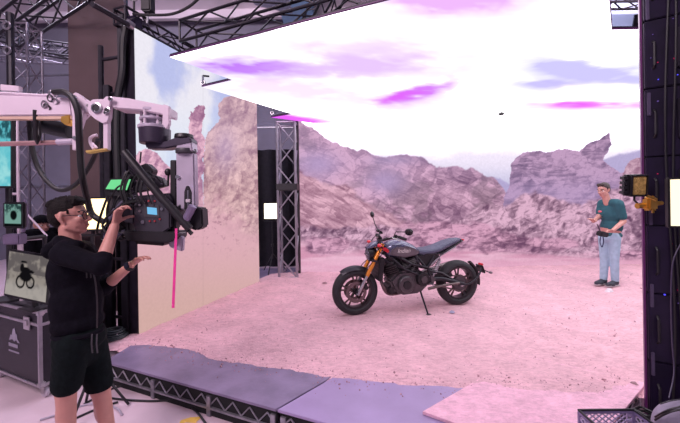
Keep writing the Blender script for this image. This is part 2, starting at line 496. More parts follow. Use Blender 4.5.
# crumbs and pebbles: uncountable, one object
mb = MB(); rr = random.Random(9)
for k in range(3200):
    if k < 700:
        e = rr.randrange(len(edge) - 1); t = rr.random(); q = edge[e].lerp(edge[e + 1], t); x = q.x; y = q.y + rr.gauss(0.0, 0.10)
    else:
        x = rr.uniform(-2.2, 5.5); y = rr.uniform(2.6, 6.6)
    if (x - LWA.x) * ldir.y - (y - LWA.y) * ldir.x < 0.02: continue
    if x > EDGE_A.x - 0.1 and y < 3.3: continue
    if y < np.interp(x, ex_, ey_) - 0.28: continue
    s = abs(rr.gauss(0, 0.004)) + 0.0025
    if rr.random() < 0.03: s *= 2.2
    z = dirt_z(x, y) + s * 0.3
    M = Euler((rr.random() * 6, rr.random() * 6, rr.random() * 6)).to_matrix()
    a = s * rr.uniform(0.6, 1.4); b_ = s * rr.uniform(0.5, 1.0); c = s * rr.uniform(0.4, 0.9)
    o6 = [M @ Vector(p) for p in ((a, 0, 0), (-a, 0, 0), (0, b_, 0), (0, -b_, 0), (0, 0, c), (0, 0, -c))]
    mb.add([Vector((x, y, z)) + p for p in o6], [(0, 2, 4), (2, 1, 4), (1, 3, 4), (3, 0, 4), (2, 0, 5), (1, 2, 5), (3, 1, 5), (0, 3, 5)])
tag(mb.build('dirt_crumbs', mat('crumbs', (0.50, 0.29, 0.33), 0.95, 0, 0.3, 40), base=(2, 4, STAGE), smooth=False), 'scattered small clods and pebbles strewn over the stage dirt', 'pebbles', kind='stuff')

# ================================================================== SCREENS
def worley(x, y, seed):
    """random value of the nearest cell and distance to the border between cells"""
    ix, iy = np.floor(x).astype(np.int64), np.floor(y).astype(np.int64)
    d1 = np.full(x.shape, 9.0); d2 = np.full(x.shape, 9.0); val = np.zeros(x.shape)
    def hs(a, b, k):
        n = (a * 374761393 + b * 668265263 + (seed + k) * 974634777) & 0x7fffffff
        n = ((n ^ (n >> 13)) * 1274126177) & 0x7fffffff
        return ((n ^ (n >> 16)) & 0xffff) / 65535.0
    for i in (-1, 0, 1):
        for j in (-1, 0, 1):
            cx_, cy_ = ix + i, iy + j
            d = (cx_ + hs(cx_, cy_, 1) - x) ** 2 + (cy_ + hs(cx_, cy_, 2) - y) ** 2
            near = d < d1
            d2 = np.where(near, d1, np.minimum(d2, d)); val = np.where(near, hs(cx_, cy_, 3), val); d1 = np.where(near, d, d1)
    return val, np.sqrt(d2) - np.sqrt(d1)
def rock(px, py, ang, sx, sy, seed, o=5, big=0.9, fine=0.6):
    """relief-shaded weathered rock, ang in degrees = direction of the bedding"""
    c, s = math.cos(R(ang)), math.sin(R(ang))
    wx0 = px + 9 * (fbm(px / 20, py / 20, seed + 3, 4) - 0.5); wy0 = py + 9 * (fbm(px / 20, py / 20, seed + 5, 4) - 0.5)
    def hgt(x, y):
        wx = x + 9 * (fbm(x / 24, y / 24, seed + 3, 3) - 0.5); wy = y + 9 * (fbm(x / 24, y / 24, seed + 5, 3) - 0.5)
        u = (wx * c + wy * s); v = (-wx * s + wy * c)
        return big * 14 * fbm(u / (sx * 0.8), v / (sy * 3.2), seed + 61, 3) + sy * 0.6 * fbm(u / sx, v / sy, seed, o, True) + fine * 2.2 * fbm(x / 5.0, y / 4.0, seed + 31, 4)
    h0 = hgt(px, py)
    d = hgt(px - 0.8, py - 1.0) - h0
    sh = 0.55 - 0.40 * np.tanh(d * 0.8)
    u, v = wx0 * c + wy0 * s, -wx0 * s + wy0 * c
    c1, e1 = worley(u / (sx * 0.55), v / (sy * 1.7), seed + 7)
    c2, e2 = worley(u / (sx * 0.22), v / (sy * 0.75), seed + 9)
    mass = fbm(px / 30, py / 20, seed + 15, 3)
    sh = 0.50 * sh + 0.24 * c1 + 0.20 * c2 + 0.35 * (mass - 0.45)
    sh = sh * (1 - 0.22 * sst(0.10, 0.02, e1) * c2) * (1 - 0.22 * sst(0.12, 0.0, e2) * c1)
    return np.clip((sh - 0.44) * 2.2 + 0.55, 0, 1) ** 1.55, h0
def desert(px, py):
    """the landscape shown on the big curved screen"""
    one = np.ones(px.shape + (3,))
    sky = one * SKY_GAIN * np.array((1.0, 0.97, 1.0))
    hz = sst(118, 168, py + 18 * (fbm(px / 45, py / 18, 2) - 0.5) + 12 * gx(px, 500, 60) + 14 * gx(px, 640, 40))
    low = mixc(one * np.array((1.05, 1.02, 1.1)), lin(222, 224, 244), sst(158, 186, py))
    C = mixc(sky, low, hz)
    nz = fbm(px / 13, py / 9, 41, 5) - 0.5
    y0 = np.interp(px, [470, 482, 500, 520, 600, 620, 640, 660], [178, 175, 177, 190, 160, 152, 149, 150]) + 5 * nz
    C = mixc(C, lin(190, 182, 220), sst(0, 3, py - y0) * 0.9)
    # left slope
    sk = np.interp(px, [280, 300, 312, 330, 345, 365, 385, 400, 412, 425, 436, 447, 456, 470, 482, 496, 508, 530, 660], [114, 121, 128, 139, 149, 152, 157, 155, 155, 158, 165, 165, 163, 170, 171, 181, 196, 212, 216])
    sk = sk + 10 * (fbm(px / 11, px * 0 + 3, 8, 5) - 0.5) + 4 * nz
    shd, hh = rock(px, py, 27, 40, 9, 3)
    colr = mixc(lin(124, 88, 116) * one, lin(238, 194, 214), shd)
    colr = mixc(colr, lin(124, 104, 116), sst(0.52, 0.66, fbm(px / 22, py / 16, 51)) * 0.5)
    colr = mixc(colr, lin(198, 176, 214), gx(px, 318, 22) * gx(py, 165, 14) * 0.65 + gx(px, 385, 20) * gx(py, 182, 14) * 0.7 + sst(205, 150, py) * 0.24)
    C = mixc(C, colr, sst(-0.8, 1.4, py - sk))
    # flat far plateau edge with haze
    C = mixc(C, lin(190, 172, 208), gx(px, 392, 26) * gx(py, 160, 6) * 0.55)
    # mesa
    px2 = px + 5 * nz; py2 = py + 4 * (fbm(px / 7, py / 7, 77, 4) - 0.5)
    outl = [(503, 205), (509, 186), (511, 163), (519, 154), (533, 151), (548, 152), (560, 149), (580, 151), (587, 144), (599, 139), (609, 132), (611, 146), (607, 152), (602, 160), (610, 166), (620, 172), (634, 168), (660, 160), (660, 232), (503, 232)]
    mk = pip(px2, py2, outl).astype(float)
    shd, hh = rock(px, py, -3, 24, 5.0, 13)
    colr = mixc(lin(104, 78, 108) * one, lin(214, 178, 204), shd)
    colr = mixc(colr, lin(186, 166, 206), 0.20 + 0.3 * gx(py, 195, 16))
    C = mixc(C, colr, mk)
    ro = [(612, 215), (622, 172), (632, 160), (646, 156), (662, 158), (662, 232), (612, 232)]
    shd2, _ = rock(px, py, 12, 20, 7, 23)
    C = mixc(C, mixc(lin(160, 118, 140) * one, lin(232, 196, 208), shd2), pip(px2, py2, ro).astype(float))
    # near slope, left, with steep bedding lines
    y1 = np.interp(px, [280, 300, 320, 345, 370, 400, 430, 455, 480, 520], [160, 172, 178, 186, 202, 216, 228, 238, 244, 248]) + 14 * nz
    shd, hh = rock(px, py, 30, 60, 4.5, 19, big=1.1)
    colr = mixc(lin(144, 98, 120) * one, lin(242, 196, 208), shd)
    C = mixc(C, colr, sst(-2, 5, py - y1))
    # tumbled blocks at right
    y2 = np.interp(px, [450, 470, 490, 505, 520, 535, 550, 566, 582, 600, 618, 640, 660], [226, 212, 205, 206, 198, 190, 196, 200, 207, 196, 190, 180, 176]) + 12 * nz
    shd, hh = rock(px, py, -26, 20, 7, 29, big=1.3)
    shb, _ = rock(px, py, 28, 18, 6, 37, big=1.3)
    pick = sst(0.42, 0.58, fbm(px / 17, py / 12, 61, 3))
    colr = mixc(lin(112, 78, 104) * one, lin(240, 198, 216), shd * pick + shb * (1 - pick))
    C = mixc(C, colr, sst(-2, 3, py - y2))
    # desert floor
    y3 = np.interp(px, [280, 310, 340, 380, 420, 470, 520, 580, 620, 660], [226, 242, 248, 250, 246, 245, 248, 254, 255, 254]) + 9 * (fbm(px / 30, py / 9, 71) - 0.5)
    g = fbm(px / 34, py / 4, 83, 5)
    floor_c = mixc(lin(226, 166, 188) * one, lin(250, 204, 220), sst(0.3, 0.7, g))
    C = mixc(C, floor_c, sst(-4, 8, py - y3))
    led = np.clip(gx(px, 326, 26) * gx(py, 246, 9) + gx(px, 520, 64) * gx(py, 245, 8) + gx(px, 455, 50) * gx(py, 230, 9) + gx(px, 625, 30) * gx(py, 256, 5) + 0.6 * gx(px, 410, 50) * gx(py, 242, 5), 0, 1)
    shd, hh = rock(px, py, 3, 22, 4.0, 43)
    colr = mixc(lin(118, 80, 108) * one, lin(234, 182, 204), shd)
    C = mixc(C, colr, sst(0.25, 0.6, led + 0.9 * nz))
    C = mixc(C, mixc(lin(236, 176, 198) * one, lin(252, 204, 220), g), sst(256, 264, py + 5 * nz))
    return C * np.array((1.0, 0.93, 1.03))
def overcast(px, py):
    """the sky shown on the overhead screen"""
    n2 = fbm(px / 34, py / 8, 97, 5); w = (n2 - 0.5) * 2
    w2 = (fbm(px / 11, py / 3.2, 93, 5) - 0.5) * 2
    C = np.ones(px.shape + (3,)) * SKY_GAIN * np.array((1.0, 0.93, 1.0))
    one = np.ones(px.shape + (3,))
    lav, vio, mag, blu = lin(222, 190, 252), lin(186, 118, 255), lin(226, 70, 240), lin(198, 192, 244)
    def streak(c, x0, sxl, sxr, y0, syu, syd, col, k, slope=0.0, wob=5):
        sx = np.where(px < x0, sxl, sxr); dy = py - y0 - slope * (px - x0) + wob * w
        v = np.exp(-np.abs((px - x0) / sx) ** 2.2) * np.exp(-(dy / np.where(dy < 0, syu, syd)) ** 2)
        v = np.clip(v * (1.05 + 1.2 * w + 0.5 * w2), 0, 1)
        c = np.where((v > 0)[..., None], c + (np.minimum(c, 1.03) - c) * sst(0.0, 0.22, v)[..., None], c)
        a = np.clip(k * v, 0, 1)[..., None]
        return c * (1 - a) + np.asarray(col) * a
    C = streak(C, 370, 90, 90, 52, 14, 20, lin(236, 214, 255), 0.9, 0.06)
    C = streak(C, 270, 130, 190, 88, 8, 10, lin(240, 216, 255), 0.85, 0.10)
    C = streak(C, 258, 72, 78, 67, 7, 9, vio, 1.15, 0.03, 3)
    C = streak(C, 350, 70, 90, 68, 13, 10, lav, 1.0, -0.02, 7)
    C = streak(C, 450, 60, 70, 2, 20, 15, lin(228, 176, 250), 1.1, 0.0, 6)
    C = streak(C, 425, 42, 28, 90, 6, 9, lin(206, 128, 248), 1.2, -0.28, 4)
    C = streak(C, 392, 20, 34, 98, 4, 5, lin(214, 96, 246), 1.0, -0.2, 3)
    C = streak(C, 592, 62, 90, 73, 10, 14, blu, 1.2, 0.10, 7)
    C = streak(C, 548, 34, 46, 85, 4, 6, lin(186, 176, 238), 0.9, 0.06, 4)
    C = streak(C, 604, 30, 60, 91, 4, 5, one[0, 0] * SKY_GAIN * np.array((1, 0.93, 1)), 0.8, 0.0, 3)
    C = streak(C, 598, 62, 80, 104.5, 3.2, 4.2, lin(236, 140, 250), 1.2, -0.01, 2)
    C = streak(C, 571, 16, 22, 105, 2.6, 3.0, mag, 1.1, 0, 1)
    C = streak(C, 292, 34, 30, 119, 3.4, 4.2, mag, 1.5, 0.10, 0)
    C = streak(C, 470, 120, 120, 118, 10, 8, lin(244, 236, 255), 0.8, 0, 6)
    return C
def wing(px, py):
    """the picture on the left side screen"""
    one = np.ones(px.shape + (3,))
    C = one * lin(196, 202, 246)
    n = fbm(px / 40, py / 60, 131, 5); nz = fbm(px / 7, py / 7, 135, 5) - 0.5
    C = mixc(C, lin(248, 244, 255), sst(0.42, 0.66, n + 0.25 * gx(px, 146, 14)))
    C = mixc(C, lin(226, 238, 255), sst(90, 150, py) * 0.6)
    px2, py2 = px + 7 * nz, py + 6 * nz
    spire = pip(px2, py2, [(187, 170), (190, 118), (193, 108), (197, 104), (203.5, 105), (203.5, 175)]).astype(float)
    hills = pip(px2, py2, [(130, 165), (140, 152), (147, 148), (156, 152), (166, 164), (176, 172), (190, 158), (203, 150), (203, 260), (130, 260)]).astype(float)
    cliff = (pip(px2, py2, [(203.5, 170), (204, 138), (212, 130), (219, 122), (220, 104), (224, 98), (240, 95), (262, 92), (262, 260), (203.5, 260)]) & (px > 203.5)).astype(float)
    s1, _ = rock(px, py, 62, 24, 6, 141); s2, _ = rock(px, py, 25, 16, 7, 143, big=1.3)
    C = mixc(C, mixc(lin(160, 108, 146) * one, lin(246, 194, 216), s2), np.maximum(spire, hills))
    cc = mixc(lin(146, 100, 122) * one, lin(250, 208, 208), 0.5 * s1 + 0.5 * s2)
    cc = mixc(cc, lin(192, 164, 206), sst(200, 120, py) * 0.22 + 0.4 * gx(px, 225, 12) * gx(py, 150, 22))
    C = mixc(C, cc, cliff)
    k = sst(-14, 30, py - np.interp(px, [130, 203, 235, 262], [192, 192, 212, 236]) + 40 * nz)
    pl = mixc(lin(232, 180, 194) * one, lin(220, 178, 172), sst(220, 320, py))
    C = mixc(C, pl, k)
    peb = sst(0.66, 0.76, fbm(px / 3.2, py / 2.2, 151, 3)) * gx(py, 222, 26) * sst(140, 200, px)
    C = mixc(C, lin(176, 128, 146), peb * 0.7)
    C = C * (1 - 0.06 * sst(204.5, 203, px) * sst(202, 203, px))[..., None]
    return C * 0.78

# --- main screen: gently curved, standing on the stage, back at 6.85 m
base_z = STAGE - 0.1
WTOP = 3.62
n_s, n_z = 700, 300
th = np.linspace(0, 1, n_s)
xw = -0.865 + th * 9.3
yw = 6.86 + 0.10 * np.sin(np.clip((xw + 0.9) / 7.5, 0, 1) * math.pi) - 1.1 * np.clip((xw - 6.0) / 2.4, 0, 1) ** 2
zz_ = np.linspace(base_z, WTOP, n_z)
Pm = np.zeros((n_z, n_s, 3)); Pm[..., 0] = xw; Pm[..., 1] = yw; Pm[..., 2] = zz_[:, None]
main = thing('led_wall', 'huge curved screen wall showing a pink rocky desert landscape', 'screen wall', (3.2, 6.9, 0))
scr = grid_obj('screen', Pm, screen_mat('main_screen_picture', SCREEN_GAIN, 0.05, 26), main)
qx, qy = to_px(Pm); picture(scr, desert(qx, qy).reshape(-1, 3))
mb = MB()
prof = [(xw[i], yw[i]) for i in range(0, n_s, 23)] + [(xw[-1], yw[-1])]
bk = [(a, b + 0.015) for a, b in prof] + [(a, b + 0.16) for a, b in reversed(prof)]
mb.prism(bk, (0, 0, base_z), (1, 0, 0), (0, 1, 0), (0, 0, WTOP - base_z)); mb.build('cabinet', M_CAB, main)
# bird-sized mark in the sky of the picture
# --- overhead screen with stepped left edge
def cpx(x, y): 
    v = gnd(x, y, CEIL); return (v.x, v.y)
cA, cB, cC, cF, cG, cH = cpx(170, 57), cpx(232, 80), cpx(202, 87), cpx(292, 114), cpx(271, 117.5), cpx(316, 123.5)
c0 = cpx(390, 0)
fd = Vector((c0[0] - cA[0], c0[1] - cA[1])).normalized()
nA, nB = cpx(611.5, 30), cpx(609, 0)
nd = Vector((nA[0] - nB[0], nA[1] - nB[1])).normalized()
# corner where the front edge meets the line of the notch
den = fd.x * nd.y - fd.y * nd.x
tt = ((nB[0] - cA[0]) * nd.y - (nB[1] - cA[1]) * nd.x) / den
cK = (cA[0] + fd.x * tt, cA[1] + fd.y * tt)
nC = cpx(642, 29.5)
ddir = Vector((nC[0] - nA[0], nC[1] - nA[1])).normalized()
nD = (nA[0] + ddir.x * 4.6, nA[1] + ddir.y * 4.6)
ceil_poly = [cA, cK, nA, nD, (8.3, 5.6), (6.2, 6.9), (0.0, 6.93), cH, cG, cF, cC, cB]
ct = thing('led_ceiling', 'overhead screen of white and violet clouds with a stepped left edge', 'screen ceiling', (2.5, 4.5, CEIL))
X = np.linspace(-2.4, 8.4, 620); Y = np.linspace(1.5, 7.0, 330)
CXX, CYY = np.meshgrid(X, Y)
# grid clipped to the outline with bmesh
me = bpy.data.meshes.new('screen')
bm = bmesh.new()
vsb = [bm.verts.new((a - 2.5, b - 4.5, 0)) for a, b in ceil_poly]
bm.faces.new(vsb)
for xx in X[::3]:
    bmesh.ops.bisect_plane(bm, geom=bm.verts[:] + bm.edges[:] + bm.faces[:], plane_co=(xx - 2.5, 0, 0), plane_no=(1, 0, 0))
for yy in Y[::2]:
    bmesh.ops.bisect_plane(bm, geom=bm.verts[:] + bm.edges[:] + bm.faces[:], plane_co=(0, yy - 4.5, 0), plane_no=(0, 1, 0))
for f in bm.faces: 
    if f.normal.z > 0: f.normal_flip()
bm.to_mesh(me); bm.free()
so = bpy.data.objects.new('screen', me); COL.objects.link(so); so.parent = ct; BASE[so.name] = Vector((2.5, 4.5, CEIL))
me.materials.append(screen_mat('ceiling_picture', 1.0))
co = np.zeros(len(me.vertices) * 3, dtype=np.float32); me.vertices.foreach_get('co', co)
W = co.reshape(-1, 3).astype(float) + np.array((2.5, 4.5, CEIL))
qx, qy = to_px(W); picture(so, overcast(qx, qy))
MB().prism(ceil_poly, (0, 0, CEIL + 0.008), (1, 0, 0), (0, 1, 0), (0, 0, 0.028)).build('cabinet', M_CAB, ct)
mb = MB()
for a, b in zip(ceil_poly, ceil_poly[1:] + ceil_poly[:1]):
    mb.tube([(a[0], a[1], CEIL + 0.012), (b[0], b[1], CEIL + 0.012)], 0.010, 6)
mb.build('edge_trim', mat('magenta_edge', (0.10, 0.02, 0.12), 0.5), ct)

# --- left side screen
lw = thing('led_wall', 'left side screen wall showing pale sky, a cliff and sandy plain', 'screen wall', (*p2((LWA + LWB) / 2), 0))
LTOP = 3.835
n_s, n_z = 230, 380
tS = np.linspace(0, 1, n_s); tZ = np.linspace(STAGE - 0.02, LTOP, n_z)
Pl = np.zeros((n_z, n_s, 3))
Pl[..., 0] = LWA.x + (LWB.x - LWA.x) * tS; Pl[..., 1] = LWA.y + (LWB.y - LWA.y) * tS; Pl[..., 2] = tZ[:, None]
so = grid_obj('screen', Pl, screen_mat('wing_picture', 1.0, 0.03, 30), lw)
qx, qy = to_px(Pl); picture(so, wing(qx, qy).reshape(-1, 3))
ln = Vector((-ldir.y, ldir.x, 0))
MB().prism([(0, 0), ((LWB - LWA).length, 0), ((LWB - LWA).length, 0.14), (0, 0.14)], LWA + ln * 0.012 + Vector((0, 0, -0.02)), ldir, ln, (0, 0, LTOP - STAGE + 0.02)).build('cabinet', M_CAB, lw)
# small bird silhouette is part of the sky picture (dark pixels)
bp = at(501.5, 114, 6.8)

# ================================================================== TRUSSES AND RIGGING
M_TRB = mat('black_truss', (0.022, 0.02, 0.028), 0.4, 0.3, 0.3)
M_TRA = mat('truss_aluminium', (0.30, 0.28, 0.33), 0.38, 0.6, 0.15)
def truss(label, p0, p1, size, r, m, step, cat='truss', group='lighting trusses', up=(0, 0, 1), name='truss', faces=(0, 1, 2, 3)):
    p0, p1 = Vector(p0), Vector(p1); d = (p1 - p0).normalized(); L = (p1 - p0).length
    u = Vector(up); a = (u - d * u.dot(d))
    if a.length < 0.1: a = Vector((1, 0, 0))
    a.normalize(); b = d.cross(a)
    t = thing(name, label, cat, tuple(p0 if p0.z < p1.z else p1), group)
    cs = [(a * i + b * j) * (size / 2) for i, j in ((1, 1), (1, -1), (-1, -1), (-1, 1))]
    for c in cs: MB().tube([p0 + c, p1 + c], r, 8).build('chord', m, t)
    n = max(2, int(L / step))
    for fi in faces:
        c0, c1 = cs[fi], cs[(fi + 1) % 4]
        for k in range(n):
            s0, s1 = L * k / n, L * (k + 1) / n
            q0, q1 = (c0, c1) if k % 2 == 0 else (c1, c0)
            MB().tube([p0 + d * s0 + q0, p0 + d * s1 + q1], r * 0.55, 6, cap=False).build('brace', m, t)
    for s in (0, L):
        mb = MB()
        for k in range(4): mb.tube([p0 + d * s + cs[k], p0 + d * s + cs[(k + 1) % 4]], r * 0.8, 6)
        mb.build('end_frame', m, t)
    return t
ztop = CEIL + 0.30
fA, fB = Vector((cA[0], cA[1], 0)), Vector((cK[0], cK[1], 0))
fdir = (fB - fA).normalized(); fn = Vector((-fdir.y, fdir.x, 0))
truss('black box truss running along the front edge of the overhead screen', fA + fn * 0.17 + fdir * 0.1 + Vector((0, 0, ztop)), fB + fn * 0.17 + Vector((0, 0, ztop)), 0.24, 0.017, M_TRB, 0.42)
truss('black rigging truss along the top of the left side screen', LWA + ln * 0.1 - ldir * 0.1 + Vector((0, 0, LTOP - STAGE + 0.11)), LWA + ln * 0.1 + ldir * 1.75 + Vector((0, 0, LTOP - STAGE + 0.11)), 0.18, 0.016, M_TRB, 0.2)
truss('black cross truss above the overhead screen near its left tip', (0.05, 3.2, CEIL + 0.62), (-0.75, 5.4, CEIL + 0.62), 0.24, 0.016, M_TRB, 0.45)
truss('aluminium truss tower between the side screen and the big screen', (at(289.5, 276, 6.62).x, 6.62, STAGE), (at(289.5, 276, 6.62).x, 6.62, 3.36), 0.36, 0.026, M_TRA, 0.42, name='truss_tower', cat='truss tower', group='truss towers')
q = at(302, 280, 6.78)
MB().box((q.x - 0.06, 6.78, 1.8), (0.07, 0.12, 3.3)).build('cable_duct', M_BLACK, bpy.data.objects['truss_tower'])
# mid-height ring on the tower
MB().box((at(289.5, 276, 6.62).x, 6.62, 2.05), (0.42, 0.42, 0.14)).build('ring', M_BLACK, bpy.data.objects['truss_tower'], bevel=0.01)
truss('aluminium truss tower at far left behind the crane arm', (-4.85, 5.0, 0), (-4.85, 5.0, 4.55), 0.24, 0.018, M_TRA, 0.3, name='truss_tower', cat='truss tower', group='truss towers')
truss('black overhead truss slanting across the upper left corner', (-5.75, 5.55, 4.75), (-3.1, 4.3, 5.02), 0.34, 0.024, M_TRB, 0.36)
truss('grey aluminium roof truss high at the back left', (-9.6, 8.2, 5.75), (-5.4, 8.0, 5.45), 0.34, 0.026, M_TRA, 0.4)
truss('slim dark truss in front of the upper left hall wall', (-7.4, 7.0, 5.35), (-4.9, 6.4, 4.75), 0.24, 0.02, M_TRB, 0.3)
truss('pale blue lit roof truss seen through the notch of the overhead screen', (1.6, 4.3, 5.05), (6.4, 4.45, 5.05), 0.36, 0.024, M_ALU, 0.42)
truss('low bar truss just above the notch of the overhead screen', (2.35, 3.5, 3.92), (4.6, 3.5, 3.92), 0.14, 0.014, M_ALU, 0.2)
# vertical black pipe with clamps, upper left
t = thing('rigging_pipe', 'black vertical rigging pipe with clamps at the upper left', 'pipe', (at(11, 90, 4.9).x, 4.55, 0))
px0 = at(11, 90, 4.55).x
MB().tube([(px0, 4.55, 0), (px0, 4.55, 4.5)], 0.045, 10).build('pipe', M_TRB, t)
for zz in (3.95, 4.3):
    MB().torus((px0, 4.50, zz), (0, 1, 0), 0.05, 0.014, 16, 6).build('clamp', M_ALU, t)
# overhead bar that reaches the side screen corner
t = thing('rigging_bar', 'straight black rigging bar ending at the left screen corner', 'pipe', tuple(at(93, 4, 3.2)))
MB().tube([at(92, 4, 3.2), at(131, 26, 3.7)], 0.028, 10).build('bar', M_TRB, t)
MB().tube([at(126, 22, 3.65), at(133, 27, 3.72)], 0.045, 12).build('coupler', M_ALU, t)
# chain hoist over the corner
t = thing('chain_hoist', 'black chain hoist hanging above the left screen corner', 'hoist', tuple(at(148, 16, 3.9)))
MB().box(at(148, 4, 3.9), (0.12, 0.12, 0.22)).build('motor', M_BLACK, t, bevel=0.015)
MB().tube([at(148, 10, 3.9), at(147, 24, 3.9)], 0.014, 8).build('chain', M_STEEL, t)
MB().torus(at(134, -3, 3.85), (0, 1, 0), 0.045, 0.013, 16, 6).build('shackle', M_STEEL, t)
MB().tube([at(134, -30, 3.85), at(134, 20, 3.85)], 0.012, 8).build('sling', M_BLACK, t)
# cable swag from the hoist to the right
tag(MB().tube(spline([at(133, 14, 3.75), at(150, 15, 3.75), at(172, 14, 3.8), at(190, 6, 3.8), at(205, -8, 3.8)]), 0.016, 8).build('cable_swag', M_CABLE, base=at(133, 14, 3.75)), 'thick black cable sagging below the hall roof at upper left', 'cable')
# a pale flat lamp panel under the roof
t = thing('ceiling_panel', 'small pale panel hanging under the roof at top left centre', 'panel', tuple(at(263, 2, 6.4)))
MB().prism([(0, 0), (0.8, 0), (0.8, 0.05), (0, 0.05)], at(247, -12, 6.2), (1, 0, -0.25), (0, 0, 1), (0, 0.55, 0)).build('panel', mat('pale_blue_panel', (0.45, 0.5, 0.62), 0.6), t, bevel=0.01)
for k in (0.1, 0.7): 
    q0 = at(247, -12, 6.2) + Vector((k, 0.3, -0.25 * k)); MB().tube([q0, (q0.x, q0.y, 8.0)], 0.006, 6).build('wire', M_STEEL, t)
# clamps at the stepped edge of the overhead screen
for (px_, py_, Yd, lb) in ((203, 84, 4.66, 'metal clamp at the second step of the overhead screen'), (272, 114, 6.4, 'metal clamp at the third step of the overhead screen')):
    t = thing('rigging_clamp', lb, 'clamp', tuple(at(px_, py_, Yd)), 'edge clamps on the overhead screen')
    q = at(px_, py_, Yd)
    MB().tube([q, q + Vector((0, 0, 0.12))], 0.016, 8).build('stem', M_STEEL, t)
    MB().torus(q + Vector((0, 0, 0.02)), (0, 1, 0), 0.028, 0.011, 14, 6).build('hook', M_ALU, t)
    MB().tube([q + Vector((0, 0, 0.12)), q + Vector((0.07, 0.05, 0.13))], 0.014, 8).build('arm', M_TRB, t)
# small sensor hanging from the overhead screen
t = thing('tracking_sensor', 'tiny black tracking sensor hanging below the white overhead screen', 'sensor', tuple(at(501.5, 114, 6.2)))
q = at(501.5, 114, 6.2)
MB().ell(q, (0.055, 0.03, 0.028)).build('housing', M_BLACK, t)
MB().tube([q, (q.x, q.y, CEIL)], 0.006, 6).build('stem', M_BLACK, t)

# --- black support frame and drape at the near end of the left side screen
t = thing('screen_frame', 'black support frame at the near end of the left side screen', 'frame', (LWA.x - 0.2, LWA.y, 0))
o0 = LWA - Vector((0, 0, STAGE))
for off, top in ((0.17, 4.0), (0.42, 3.2)):
    q = o0 + ln * off - ldir * 0.02
    MB().box((q.x, q.y, top / 2), (0.075, 0.075, top)).build('post', M_TRB, t, bevel=0.006)
for zz in (0.4, 1.1, 1.55, 2.0, 2.6, 3.1):
    MB().tube([o0 + ln * 0.17 + Vector((0, 0, zz)), o0 + ln * 0.42 + Vector((0, 0, zz))], 0.02, 8).build('rung', M_TRB, t)
MB().prism([(0.015, 0), (0.21, 0), (0.21, 4.0), (0.015, 4.0)], o0 + ldir * 0.02, ln, (0, 0, 1), ldir * 0.1).build('end_cover', mat('violet_black_cover', (0.02, 0.012, 0.045), 0.45, 0.2, 0.3), t)
# drape
mb = MB(); rows = []
for zz in np.linspace(0.01, 1.62, 12):
    ring = []
    for k in range(30):
        s = k / 29; q = o0 + ln * (0.06 + 0.46 * s) + ldir * (0.12 + 0.02 * math.sin(s * 40 + 0.6 * zz))
        ring.append(Vector((q.x, q.y, zz)))
    back_ = [p + ldir * 0.012 for p in reversed(ring)]
    rows.append(ring + back_)
mb.loft(rows); tag(mb.build('drape', mat('black_velvet', (0.010, 0.009, 0.014), 0.95, 0, 0.3), base=(o0.x - 0.25, o0.y + 0.1, 0)), 'black drape hanging below the left screen frame behind the operator', 'drape')
# black ladder-like pipe frame a little left
t = thing('pipe_frame', 'tall black pipe frame with one cross bar left of the side screen', 'frame', tuple(at(103, 330, 4.0)))
x0 = at(103, 200, 4.0).x
MB().tube([(x0, 4.0, 0), (x0, 4.0, at(103, 46, 4.0).z)], 0.03, 10).build('post', M_TRB, t)
MB().tube([(x0, 4.0, at(103, 60, 4.0).z), (at(119, 60, 4.0).x, 4.0, at(119, 57, 4.0).z)], 0.022, 8).build('cross_bar', M_TRB, t)
x1 = at(106, 200, 4.0).x
for yy in (140, 163): MB().tube([(x0, 4.0, at(103, yy, 4.0).z), (at(121, 60, 4.0).x, 4.0, at(121, yy, 4.0).z)], 0.02, 8).build('cross_bar', M_TRB, t)
tag(MB().tube(spline([at(127, 20, 3.72), at(123, 40, 3.72), at(122, 70, 3.72), at(117, 100, 3.74), at(116, 140, 3.74), at(118, 200, 3.74)]), 0.035, 8).build('cable_loom', M_CABLE, base=at(118, 200, 3.74)), 'fat black cable loom running down beside the left screen', 'cable')
# brown partition board
pt = thing('partition_board', 'tall brown partition board standing behind the left screen frame', 'partition', (at(94, 200, 5.3).x, 5.3, 0))
x0, x1 = at(72, 200, 5.3).x, at(128, 200, 5.3).x
MB().box(((x0 + x1) / 2, 5.3, 2.6), (x1 - x0, 0.06, 5.2)).build('board', mat('brown_board', (0.115, 0.075, 0.078), 0.7, 0, 0.15, 1.5), pt, bevel=0.004)
for xx in (x0 + 0.04, x1 - 0.04): MB().box((xx, 5.36, 2.6), (0.06, 0.06, 5.2)).build('stile', M_TRB, pt)

